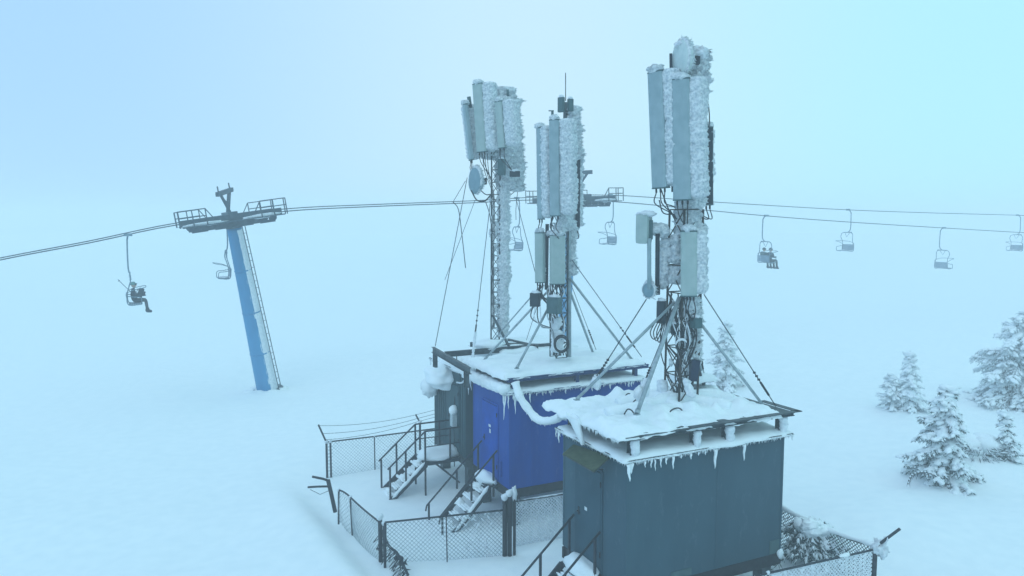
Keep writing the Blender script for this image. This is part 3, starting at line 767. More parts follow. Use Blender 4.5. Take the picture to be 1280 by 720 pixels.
# ---- mast on the blue cabin
YB = 20.7
mB = thing('antenna_mast', 'middle rimed antenna mast on the blue cabin, thin whip aerial on top', 'mast', at(700, 444, Y=YB), 'rime-covered antenna masts')
pole(mB, at(711, 446, Y=YB), at(711, 200, Y=YB), .07, 'galv')
lattice(mB, at(698, 446, Y=YB), at(700, 260, Y=YB), .17, 'steel', .02, .011, .4, rotz=TH)
pole(mB, at(703, 360, Y=YB), at(707, 128, Y=YB), .06, 'steel')
pole(mB, at(707, 126, Y=YB), at(707, 91, Y=YB), .012, 'steel', 'whip_aerial')
r_ = MB()
rime_column(r_, at(706, 290, Y=YB), at(706, 150, Y=YB), (1, 0, 0), (0, 1, 0), .17, .18, .07, .045, 1., 2.4, .08)
rime_column(r_, at(718, 200, Y=YB), at(718, 132, Y=YB), (1, 0, 0), (0, 1, 0), .16, .16, .09, .04, 1.3, 2.2, .11)
rime_column(r_, at(713.5, 345, Y=YB+.1), at(714.5, 275, Y=YB+.1), (1, 0, 0), (0, 1, 0), .10, .12, .08, .04, 1.2, 2.2, .09)
r_.build('mast_rime', 'rime', mB)
antenna(mB, 693, 150, 270, 19.75, -22, .26, .14, 'radome_blue', u1=694, rime=(.12, .24, .22), feathers=1.3, cables=2)
antenna(mB, 674.5, 160, 274, 20.3, -70, .28, .12, 'radome_blue', u1=676, rime=(.06, .15, .18), feathers=1.2, cables=2, rimeface=False)
antenna(mB, 722, 180, 284, 20.9, 95, .26, .13, 'boxdark', u1=721.5, rime=(-.02, .1, .10), feathers=1.2, cables=2, clen=.1)
ebox(mB, 697, 122, 706, 140, 20.3, -40, .10, 'box', 'small_antenna', False); ebox(mB, 709, 124, 717, 139, 20.3, 30, .10, 'box', 'small_antenna', False)
pole(mB, at(690.5, 152, Y=20.4), at(690.5, 139, Y=20.4), .035, 'box'); w = MB().box(at(689, 138.5, Y=20.4), (.14, .04, .025)); w.build('pole_cap', 'box', mB)
r_ = MB(); rime_column(r_, at(725, 283, Y=20.9), at(725.5, 180, Y=20.9), (1, 0, 0), (0, 1, 0), .07, .09, .05, .035, 1.0, 2.4, .06); r_.build('mast_rime', 'rime', mB)
antenna(mB, 674.5, 291, 353, 20.1, -30, .25, .16, 'radome', u1=675, rime=(-.08, .0, .03), feathers=.3, cables=3)
antenna(mB, 697, 294, 355, 20.0, 8, .40, .15, 'radome', u1=697, rime=(-.08, .0, .04), feathers=.4, cables=5)
pole(mB, at(684, 280, Y=20.4), at(683, 362, Y=20.4), .05, 'boxdark')
ebox(mB, 662, 366, 676, 383, 20.1, -15, .2, 'boxdark'); ebox(mB, 683, 371, 703, 392, 19.9, -35, .24, 'box')
for i in range(14):
    x = rnd.uniform(670, 705); run(mB, [at(x, 356, Y=20.3), at(x+rnd.uniform(-4, 4), 368, Y=20.25), at(694+rnd.uniform(-10, 10), 395, Y=20.2), at(697+rnd.uniform(-8, 8), 420, Y=20.2), at(697+rnd.uniform(-9, 9), 444, Y=20.25)], .017, 'cable' if i % 3 else 'rime_smooth')
for i in range(4):
    run(mB, [at(666+i*3, 383, Y=20.05), at(664+i*4, 397, Y=20.0), at(677, 406+i, Y=20.0), at(690, 412, Y=20.1), at(693, 430, Y=20.15)], .015, 'rime_smooth' if i % 2 else 'cable')
loops(mB, at(702, 430, Y=19.95), .22, 3, axis=V((.1, 1, 0)), r=.02)
r_ = MB(); rime_column(r_, at(695, 441, Y=20.25), at(697, 396, Y=20.25), (1, 0, 0), (0, 1, 0), .13, .10, .05, .04, .6, 2.2, .05); r_.build('mast_rime', 'rime_smooth', mB)
r_ = MB(); rime_column(r_, at(682, 292, Y=20.2), at(702, 290, Y=20.2), (0, 1, 0), (0, 0, 1), .08, .07, .05, .04, .6, 2.2, .05)
rime_column(r_, at(700, 292, Y=20.2), at(703, 268, Y=20.2), (1, 0, 0), (0, 1, 0), .14, .12, .07, .04, .8, 2.2, .06); r_.build('mast_rime', 'rime', mB)
strut(mB, at(683, 366, Y=20.4), at(606, 449, Y=20.9), .03); strut(mB, at(688, 380, Y=20.3), at(646, 460, Y=19.1), .033)
strut(mB, at(711, 346, Y=20.6), at(792, 452, Y=20.9), .034); strut(mB, at(711, 360, Y=20.7), at(742, 443, Y=21.9), .034)
strut(mB, at(676, 357, Y=20.4), at(618, 424, Y=22.4), .02, foot=False)
guy(mB, at(715, 325, Y=20.6), at(802, 446, Y=20.95), .011); guy(mB, at(714, 356, Y=20.7), at(745, 437, Y=22.0), .009)
guy(mB, at(645, 248, Y=23.3), at(672, 352, Y=20.4), .010, tb=False)
guy(mB, at(673, 378, Y=20.2), at(658, 425, Y=21.8), .008, tb=False)

# ---- mast on the grey green cabin
YG = 23.6
mG = thing('antenna_mast', 'leftmost rimed lattice mast with a thick icy head and a round dish', 'mast', at(622, 424, Y=YG), 'rime-covered antenna masts')
lattice(mG, at(619, 425, Y=YG), at(620, 150, Y=YG), .13, 'steel', .022, .010, .36, rotz=0)
r_ = MB()
rime_column(r_, at(629, 422, Y=YG), at(629.5, 232, Y=YG), (1, 0, 0), (0, 1, 0), .17, .18, .06, .04, .9, 2.4, .07)
for i in range(26):
    a = at(rnd.uniform(613, 622), rnd.uniform(240, 415), Y=YG-.12); rime_column(r_, a, a + V((rnd.uniform(-.04, .08), 0, rnd.uniform(.12, .3))), (1, 0, 0), (0, 1, 0), .035, .03, .03, .03, .6, 2.2, .04)
r_.build('mast_rime', 'rime', mG)
r_ = MB()
rime_column(r_, at(614, 200, Y=YG+.1), at(611, 106, Y=YG+.1), (1, 0, 0), (0, 1, 0), .28, .22, .10, .045, 1.2, 2.6, .09)
rime_column(r_, at(633, 238, Y=YG+.1), at(630, 108, Y=YG+.1), (1, 0, 0), (0, 1, 0), .30, .25, .10, .045, 1.2, 2.6, .09)
rime_column(r_, at(645, 240, Y=YG+.2), at(640, 122, Y=YG+.2), (1, 0, 0), (0, 1, 0), .22, .2, .10, .045, 1.4, 2.6, .12)
r_.build('mast_rime', 'rime', mG)
antenna(mG, 597, 105, 190, 22.9, -30, .32, .15, 'radome', u1=602.5, rime=(.10, .20, .22), feathers=1.2, cables=2)
antenna(mG, 581, 131, 200, 23.3, -76, .30, .12, 'radome_blue', u1=589, rime=(.10, .26, .22), feathers=1.2, cables=2)
antenna(mG, 623.5, 127, 185, 22.45, -35, .23, .13, 'radome', u1=627.5, rime=(.12, .26, .22), feathers=1.2, cables=2)
antenna(mG, 645, 150, 225, 24.0, 60, .28, .15, 'box', u1=646, rime=(.0, .12, .16), feathers=1.3, cables=1)
pole(mG, at(588, 135, Y=23.4), at(586, 121, Y=23.4), .06, 'box'); pole(mG, at(635, 120, Y=23.0), at(634.5, 112, Y=23.0), .04, 'box')
drum(mG, 592.5, 226, 23.0, -60, .39, .2, 'dish', rd=1.2)
ebox(mG, 622, 199, 632, 219, 23.0, -20, .18, 'box'); ebox(mG, 637, 214, 650, 221, 23.0, 0, .14, 'boxdark', 'equipment_box', False)
run(mG, [at(589, 238, Y=22.9), at(596, 250, Y=22.9), at(606, 251, Y=23.0), at(614, 243, Y=23.3)], .022)
run(mG, [at(599, 236, Y=22.9), at(607, 243, Y=23.0), at(614, 243, Y=23.2)], .016)
for i in range(3): run(mG, [at(603+i*3, 192, Y=22.95), at(606+i*2.5, 215, Y=23.2), at(615+i, 240, Y=23.4), at(616+i*1.2, 270, Y=23.4), at(615+i, 330, Y=23.4), at(616+i, 410, Y=23.4)], .010)
run(mG, [at(607, 252, Y=23.1), at(612, 268, Y=23.3), at(615, 290, Y=23.4)], .013)
g_ = [((584, 222), (545, 432), 23.2, 23.9), ((612, 262), (591, 452), 23.4, 21.4), ((648, 238), (640, 262), 23.6, 23.6), ((617, 350), (640, 380), 23.4, 23.0)]
guy(mG, at(584, 222, Y=23.2), at(544, 433, z=3.15), .011, tb=False)
guy(mG, at(613, 252, Y=23.4), at(590, 452, Y=21.5), .011, frost=.18)
guy(mG, at(594, 250, Y=23.3), at(556, 350, Y=23.9), .008, tb=False)
run(mG, [at(566, 252, Y=23.2), at(573, 262, Y=23.2), at(577, 290, Y=23.2), at(582, 335, Y=23.2)], .014, name='loose_cable')
guy(mG, at(582, 226, Y=23.2), at(566, 253, Y=23.2), .009, tb=False)
run(mG, [at(647, 240, Y=23.3), at(645, 260, Y=23.3), at(645, 275, Y=23.3)], .010)
w = MB(); w.blob(at(612, 431, Y=22.6), (.45, .35, .16), nu=16, nv=9, amp=.2); w.build('foot_snow', 'snow', mG)
strut(mG, at(616, 395, Y=23.4), at(640, 440, Y=22.6), .04, 'steel')

# ------------------------------------------------------------------ stairs
def stairs(label, N, b0, b1, landing, zb, m='rail', snow=1, seed=0):
    org = N - A_*.6 + B_*(b0+b1)/2; org.z = zb
    t = thing('metal_stairs', label, 'stairs', org, 'outside stairs of the cabins')
    rs_ = random.Random(seed)
    top = -.06; steps = max(3, round((top-zb)/.20)); run_ = .215 if landing > .6 else .205; rise = (top-zb)/steps
    xs = landing; xe = landing + run_*steps
    lp_ = MB(); c = N - A_*(landing/2+.03) + B_*(b0+b1)/2 + Z_*(top-.02)
    lp_.box(c, (landing, b1-b0, .04), rot, .004); lp_.build('landing', m, t)
    for b in (b0, b1):
        w = MB(); w.bar(N - A_*(xs-.02) + B_*b + Z_*(top-.06), N - A_*(xe+.05) + B_*b + Z_*(zb-.10), .04, .16); w.build('stringer', m, t)
        if landing > .6:
            w = MB(); w.bar(N - A_*.04 + B_*b + Z_*(top-.05), N - A_*xs + B_*b + Z_*(top-.05), .04, .09); w.build('landing_beam', m, t)
            w = MB(); w.bar(N - A_*.06 + B_*b + Z_*(top-.75), N - A_*(xs-.3) + B_*b + Z_*(top-.06), .05, .05); w.build('brace', m, t)
        h = .92
        def P(a, z): return N - A_*a + B_*b + Z_*z
        ra = .10 if landing < .6 else xs
        w = MB()
        if landing > .6: w.tube([P(.05, top+h), P(xs, top+h), P(xe+.05, zb+h-.02)], .026, 8); w.tube([P(.05, top+h*.5), P(xs, top+h*.5)], .016, 6)
        else: w.tube([P(ra-.05, top+h+.02), P(xe+.34, zb+.46), P(xe+.37, zb+.32)], .024, 8)
        w.build('handrail', m, t)
        def RZ(a): return (top+h+.02) + (a-ra+.05)/(xe+.34-ra+.05)*(zb+.46-top-h-.02)
        for a, zf in ([(xs, zb-.1), (.35, top)] if landing > .6 else [(ra+.06, top-.3)]) + ([((xs+xe)/2+.05, None), (xe-.02, None)] if landing > .6 else [((xs+xe)/2-.02, None), (xe+.28, None)]):
            zt = top+h if a <= xs else top + h + (a-xs)/(xe-xs)*(zb-top)
            zl = zf if zf is not None else (zt-h-.12)
            if landing < .6:
                zt = RZ(a); zl = zb-.2 if a > xs+.5 else top-.3
            w = MB(); w.bar(P(a, zl), P(a, zt), .045, .045, up=A_); w.build('rail_post', m, t)
    for k in range(steps):
        z = top - rise*(k+1) + .02; a = xs + run_*(k+.5)
        w = MB()
        for j in range(3): w.box(N - A_*(a-.08+.08*j) + B_*(b0+b1)/2 + Z_*z, (.035, b1-b0-.05, .03), rot)
        st = w.build('step', m, t)
        w = MB()
        for j in range(3):
            ext = (b1-b0)*(.85 if snow else .5)*rs_.uniform(.75, 1)
            q = N - A_*(a-.08+.08*j) + B_*((b0+b1)/2 + rs_.uniform(-.04, .04)) + Z_*(z+.03)
            pts = [q + B_*ext*(i/8-.5) for i in range(9)]
            w.tube(pts, [.012]+[.03+.014*rs_.random() for _ in range(7)]+[.012], 8)
        if k % 2 == 0: w.blob(N - A_*a + B_*(b0+(b1-b0)*rs_.uniform(.1, .9)) + Z_*(z+.05), (.13, .17, .10), rot, seed=k+seed, amp=.25)
        w.build('step_snow', 'snow', st)
    w = MB(); w.blob(N - A_*(landing*.5) + B_*(b0+b1)/2 + Z_*(top+.06), (landing*.52+.08, (b1-b0)*.52, .26 if landing > .6 else .18), rot, 20, 12, .12, 1.6, seed)
    w.build('landing_snow', 'snow', t)
    w = MB(); pa, pb = N - A_*(xs+.0) + B_*b0 + Z_*(top+.0), N - A_*(xe-.05) + B_*b0 + Z_*(zb+.02)
    w.tube([pa.lerp(pb, i/10)+V((0, 0, .02)) for i in range(11)], [.015]+[.035+.03*rs_.random() for _ in range(9)]+[.015], 8); w.build('stringer_snow', 'snow', t)
    return t
stairs('dark metal stairs at the nearest grey cabin, cut by the lower photo edge', NF, .80, 1.78, .34, -1.05, seed=1)
stairs('snow-clogged dark stairs with two slanted handrails in front of the blue cabin', NB, .62, 1.62, .30, -1.15, seed=2)
stairs('stairs with a railed snowy landing at the grey green cabin on the left', NG, .36, 1.22, 1.12, -1.0, seed=3)

# ------------------------------------------------------------------ fences
def fence_panel(par, T0, T1, G0, G1, sp=.085, wr=.006, sag=0, bulge=0, m='galv', rail=True, rails=.022, hole=None, frost=None):
    """chain link between two posts: T top corners, G bottom corners"""
    T0, T1, G0, G1 = V(T0), V(T1), V(G0), V(G1)
    L = (T1-T0).length; H = ((T0-G0).length+(T1-G1).length)/2; nn = (T1-T0).cross(Z_).normalized()
    def P(u, v):
        a = u/L; t = v/H; top = T0.lerp(T1, a) - Z_*sag*4*a*(1-a); bt = G0.lerp(G1, a)
        return bt.lerp(top, t) + nn*bulge*4*a*(1-a)*4*t*(1-t)
    mb = MB(); s_ = -H
    while s_ < L:
        for sg in (1, -1):
            pts = []
            for k in range(7):
                v = H*k/6; u = s_ + v if sg > 0 else s_ + H - v
                pts.append((u, v))
            seg = []
            for (u, v) in pts:
                if 0 <= u <= L: seg.append(P(u, v))
            # exact clip at both ends
            for e in (0, L):
                v = (e - s_) if sg > 0 else (s_ + H - e)
                if 0 < v < H:
                    q = P(e, v)
                    if (sg > 0) == (e == 0): seg.insert(0, q)
                    else: seg.append(q)
            if len(seg) > 1: mb.tube(seg, wr*rnd.uniform(.75, 1.25), 4, cap=False, smooth=False)
        s_ += sp
    o = mb.build('chain_link_mesh', m, par)
    if rail:
        w = MB(); w.tube([P(L*i/8, H)+Z_*.01 for i in range(9)], rails, 7); w.build('top_rail', 'rail', par)
    if frost:
        f = MB()
        for _ in range(int(frost*L*H)):
            u = rnd.uniform(0, L); v = H*rnd.random()**.7; k = fbm(V((u*1.5, v*1.5, L)), 3)
            if k < -.05: continue
            c = P(u, v); d = (T1-T0).normalized()*rnd.choice((1, -1)) + Z_
            f.tube([c - d*sp*.45, c, c + d*sp*.45], [.008, rnd.uniform(.012, .022), .008], 5)
        f.build('mesh_frost', 'rime_smooth', o)
    return o
def post(par, a, b, r=.03, m='rail', snow=True):
    o = MB().tube([a, b], r, 8).build('post', m, par)
    if snow: MB().blob(V(b)+Z_*.02, (r*1.7, r*1.7, r*1.5), nu=10, nv=6).build('snow_cap', 'rime_smooth', o)
    return o
def gd(p, dz=-.15): return V((p.x, p.y, gz(p.x, p.y)+dz))
# far fence behind the left stairs
a, b = at(408, 553, z=.15), at(468, 546, z=.15); c = at(545, 536, z=.15)
f = thing('chain_link_fence', 'far straight chain-link fence with barbed wire behind the left stairs', 'fence', gd(a, 0), 'chain-link fences')
fence_panel(f, a, b, gd(a), gd(b), .105, .0045); fence_panel(f, b, c, gd(b), gd(c), .105, .0045)
post(f, gd(a), a, .035); a2 = a + (b-a).normalized()*.12; post(f, gd(a2), a2, .03); post(f, gd(b), b, .018); 
d_ = at(524.5, 541, Y=c.y-.3); post(f, gd(d_), at(525, 528, Y=d_.y), .035)
o1 = at(398, 531, Y=a.y-.1); w = MB().tube([a, o1], .028, 7); w.build('outrigger', 'rail', f)
o2 = at(519.5, 518, Y=d_.y); w = MB().tube([at(525, 528, Y=d_.y), o2], .026, 7); w.build('outrigger', 'rail', f)
for k in (.15, .5, .95):
    p, q = a.lerp(o1, k), at(525, 528, Y=d_.y).lerp(o2, k)
    w = MB().tube([p.lerp(q, i/10) - Z_*(.10*4*(i/10)*(1-i/10)) for i in range(11)], .007, 5); 
    for i in range(24): w.spike(p.lerp(q, (i+.5)/24) - Z_*(.10*4*((i+.5)/24)*(1-(i+.5)/24)), V((rnd.gauss(0, 1), rnd.gauss(0, 1), 1)), .03, .006, 3)
    w.build('barbed_wire', 'rope', f)
    w = MB().tube([q.lerp(q + A_*1.2 + B_*.5, i/4) for i in range(5)], .007, 5).build('barbed_wire', 'rope', f)
# side fence leaning towards the camera
k_ = [(423.5, 613), (438, 622), (473, 652)]
P_ = [at(u, v, z=.0) for u, v in k_]
f = thing('chain_link_fence', 'sagging left fence row running from the bent post to the double corner post', 'fence', gd(P_[1], 0), 'chain-link fences')
ft = [at(423, 641, Y=P_[0].y), at(441, 665, Y=P_[1].y), at(476, 697, Y=P_[2].y)]
a0 = at(419, 612, Y=P_[0].y+.1)
fence_panel(f, P_[0], P_[1], ft[0]-Z_*.2, ft[1]-Z_*.2, .10, .0055, sag=-.03, bulge=.08); fence_panel(f, P_[1], P_[2], ft[1]-Z_*.2, ft[2]-Z_*.2, .10, .0055, sag=.02, bulge=.10)
for p, q in zip(P_[:2], ft): post(f, q - Z_*.3, p, .026)
post(f, ft[2]-Z_*.3, at(475, 647, Y=P_[2].y), .05); post(f, at(481, 700, Y=P_[2].y-.1), at(480, 655, Y=P_[2].y-.1), .035)
# bent end post with two arms
yb = P_[0].y + .25
f = thing('bent_fence_post', 'bent dark post with two arms sticking left out of the drift at the fence end', 'post', at(418, 636, Y=yb), None)
w = MB(); w.tube([at(419, 640, Y=yb), at(414, 617, Y=yb), at(410, 600, Y=yb)], .055, 8); w.build('post', 'rail', f)
w = MB(); w.tube([at(411, 601, Y=yb), at(404, 598.5, Y=yb-.05), at(390.5, 595.8, Y=yb-.2)], .032, 7); w.build('arm', 'rail', f)
w = MB(); w.tube([at(411, 608, Y=yb), at(398, 608.2, Y=yb), at(385, 609, Y=yb-.2)], .028, 7); w.build('arm', 'rail', f)
w = MB(); w.tube([at(388, 612, Y=yb-.2), at(400, 618, Y=yb), at(412, 613, Y=yb)], .008, 5); w.build('loose_wire', 'rope', f)
# collapsed piece
cp = [at(u, v, Y=y) for u, v, y in ((478, 663, 17.1), (486, 682, 16.8), (496, 691, 16.5), (503, 704, 16.2), (510, 719, 15.9))]
f = thing('collapsed_fence', 'collapsed tangled fence piece hanging from the corner post at the lower edge', 'fence', gd(cp[2], 0), None)
w = MB(); w.tube(spline(cp, 5), .032, 8); w.build('bent_rail', 'rail', f)
w = MB()
for i in range(26):
    t = i/25; sp_ = spline(cp, 8); p = sp_[int(t*(len(sp_)-1))]
    q = p - Z_*(.25+.1*math.sin(i)) - V((.12+.1*rnd.random(), .1, 0)); r_ = p - Z_*.5 + V((.08, -.1, 0))
    w.tube([p, q.lerp(p, .4)+V((.03*math.sin(i*2), 0, 0)), q], .008, 4); 
    if i < 25: 
        p2 = sp_[int((t+.08)*(len(sp_)-1)) if t < .9 else -1]; w.tube([q, p2], .008, 4)
w.build('torn_mesh', 'rail', f)
w = MB()
for i in range(9): w.spike(cp[3]+V((rnd.gauss(0, .08), rnd.gauss(0, .05), rnd.gauss(0, .1))), V((rnd.gauss(.6, .3), rnd.gauss(0, .3), rnd.gauss(0, .8))), rnd.uniform(.08, .2), .025, 4)
for i in range(5): w.blob(cp[2].lerp(cp[4], rnd.random())+V((rnd.gauss(0, .05), 0, rnd.gauss(0, .05))), (.05, .05, .05), seed=i)
w.build('frozen_debris', 'rail', f)
# front fence
a, b = at(481.5, 653.5, z=.10), at(631, 638, z=.10); m1 = a.lerp(b, .5)
f = thing('chain_link_fence', 'low chain-link fence in front of the snow-clogged middle stairs', 'fence', gd(m1, 0), 'chain-link fences')
gA, gB, gM = at(481, 697, Y=a.y), at(631, 688, Y=b.y), at(559, 694, Y=m1.y)
fence_panel(f, a, m1, gA-Z_*.12, gM-Z_*.12, .10, .005, frost=0); fence_panel(f, m1, b, gM-Z_*.12, gB-Z_*.12, .10, .0065, frost=60)
post(f, gM-Z_*.3, m1, .014, snow=False); post(f, gA-Z_*.3, a, .03, snow=False)
pz = [(631, 622, 689), (637, 617, 690)]
for u, v0, v1 in pz: post(f, at(u, v1+12, Y=b.y-.05), at(u, v0, Y=b.y-.05), .055, 'black')
post(f, at(643, 700, Y=b.y), at(643, 622, Y=b.y), .035, 'black')
w = MB(); w.blob(at(643, 617, Y=b.y), (.07, .07, .16), seed=3, amp=.35, nu=12, nv=9, fr=4); w.build('snow_clump', 'rime_smooth', f)
# fence between the corner post and the nearest cabin
a, b = at(645, 627, z=.10), at(712, 617, z=.10)
f = thing('chain_link_fence', 'snow-plastered chain-link fence between blue cabin and nearest grey cabin', 'fence', gd(a, 0), 'chain-link fences')
fence_panel(f, a, b, at(645, 700, Y=a.y), at(712, 690, Y=b.y), .082, .012, m='rime_smooth', frost=110)
post(f, gd(b, -.3), b, .03)
w = MB(); rime_column(w, a+Z_*.02, b+Z_*.03, (0, 1, 0), (0, 0, 1), .018, .018, .012, .03, .3, 2, .02); w.build('rail_frost', 'rime_smooth', f)
# right fence: back run and front run
a, b = at(976, 636, z=.33), at(1094, 684, z=.33)
f = thing('chain_link_fence', 'chain-link fence run with snow-loaded top behind the snowy shrub on the right', 'fence', gd(a, 0), 'chain-link fences')
fence_panel(f, a, b, gd(a), gd(b), .08, .008, sag=.08, m='steel', frost=70)
w = MB(); pts = [a.lerp(b, i/14) + Z_*(.05 - .08*4*(i/14)*(1-i/14)) for i in range(15)]
w.tube(pts, [.04+.03*rnd.random() for _ in pts], 9); w.build('rail_snow', 'snow', f)
post(f, gd(b, -.3), b, .05); post(f, gd(a, -.3), a, .03)
o1 = at(1125, 661, Y=b.y-.2); w = MB().tube([b, o1], .03, 7); w.build('outrigger', 'rail', f)
w = MB(); w.blob(b + V((.06, 0, 0)), (.13, .10, .14), seed=4, amp=.45, nu=18, nv=12, fr=4); w.blob(b + V((.16, 0, -.10)), (.09, .08, .13), seed=8, amp=.45, nu=18, nv=12, fr=4); rime_column(w, b+V((.1, 0, 0)), b.lerp(o1, .5), (0, 1, 0), (0, 0, 1), .05, .05, .05, .03, .8, 2, .05); w.build('snow_clump', 'rime_smooth', f)
c = at(960, 717, z=.28)
f = thing('chain_link_fence', 'frosted chain-link fence run at the lower right edge in front of the shrub', 'fence', gd(c, 0), 'chain-link fences')
b2 = b - A_*.08 - Z_*.05; c2 = c - A_*1.3
fence_panel(f, c, b2, gd(c), gd(b2), .08, .012, m='rime_smooth', frost=90); fence_panel(f, c2, c, gd(c2), gd(c), .08, .012, m='rime_smooth', frost=60)
post(f, gd(c, -.3), c, .025)
w = MB(); w.blob(c.lerp(b2, .72)+Z_*.03, (.14, .06, .03), rot, nu=14, nv=7); w.build('snow_clump', 'snow', f)

# ------------------------------------------------------------------ chair lift
LD = V((.900, .436, 0)).normalized(); LN = V((-LD.y, LD.x, 0)); C0 = V((-13.5, 36.6, 0)); GA = 1.35
def online(u, v, off):
    d = ray(u, v); o = C0 + LN*off
    # (0,0)+t*d = o + s*LD  in plan
    det = d.x*(-LD.y) + LD.x*d.y
    t = (o.x*(-LD.y) + LD.x*o.y)/det
    return V((0, 0, CAMZ)) + d*t
near_px = [(-160, 360), (0, 325), (110, 304), (222, 281), (352, 264.5), (470, 258), (590, 253.5), (668, 250), (765, 252), (860, 260.5), (960, 270), (1060, 277.5), (1180, 285), (1300, 292), (1500, 303)]
far_px = [(-160, 356), (0, 322.5), (110, 301.5), (222, 278.5), (352, 261.5), (470, 255.5), (590, 251), (668, 246.5), (765, 244), (900, 253), (1053, 262), (1160, 266), (1270, 269), (1400, 273), (1600, 280)]
for off, px_, lb in ((-GA, near_px, 'lower of the two chairlift ropes, nearer the camera'), (GA, far_px, 'upper of the two chairlift ropes, farther from the camera')):
    pts = spline([online(u, v, off) for u, v in px_], 5)
    w = MB(); w.tube(pts, .028, 6); o = w.build('haul_rope', 'rope', None, org=online(222, 280, off)); tag(o, lb, 'steel rope', 'chairlift haul ropes')
def ropez(off, u):
    px_ = near_px if off < 0 else far_px
    for (u0, v0), (u1, v1) in zip(px_, px_[1:]):
        if u0 <= u <= u1: return online(u, v0 + (v1-v0)*(u-u0)/(u1-u0), off)

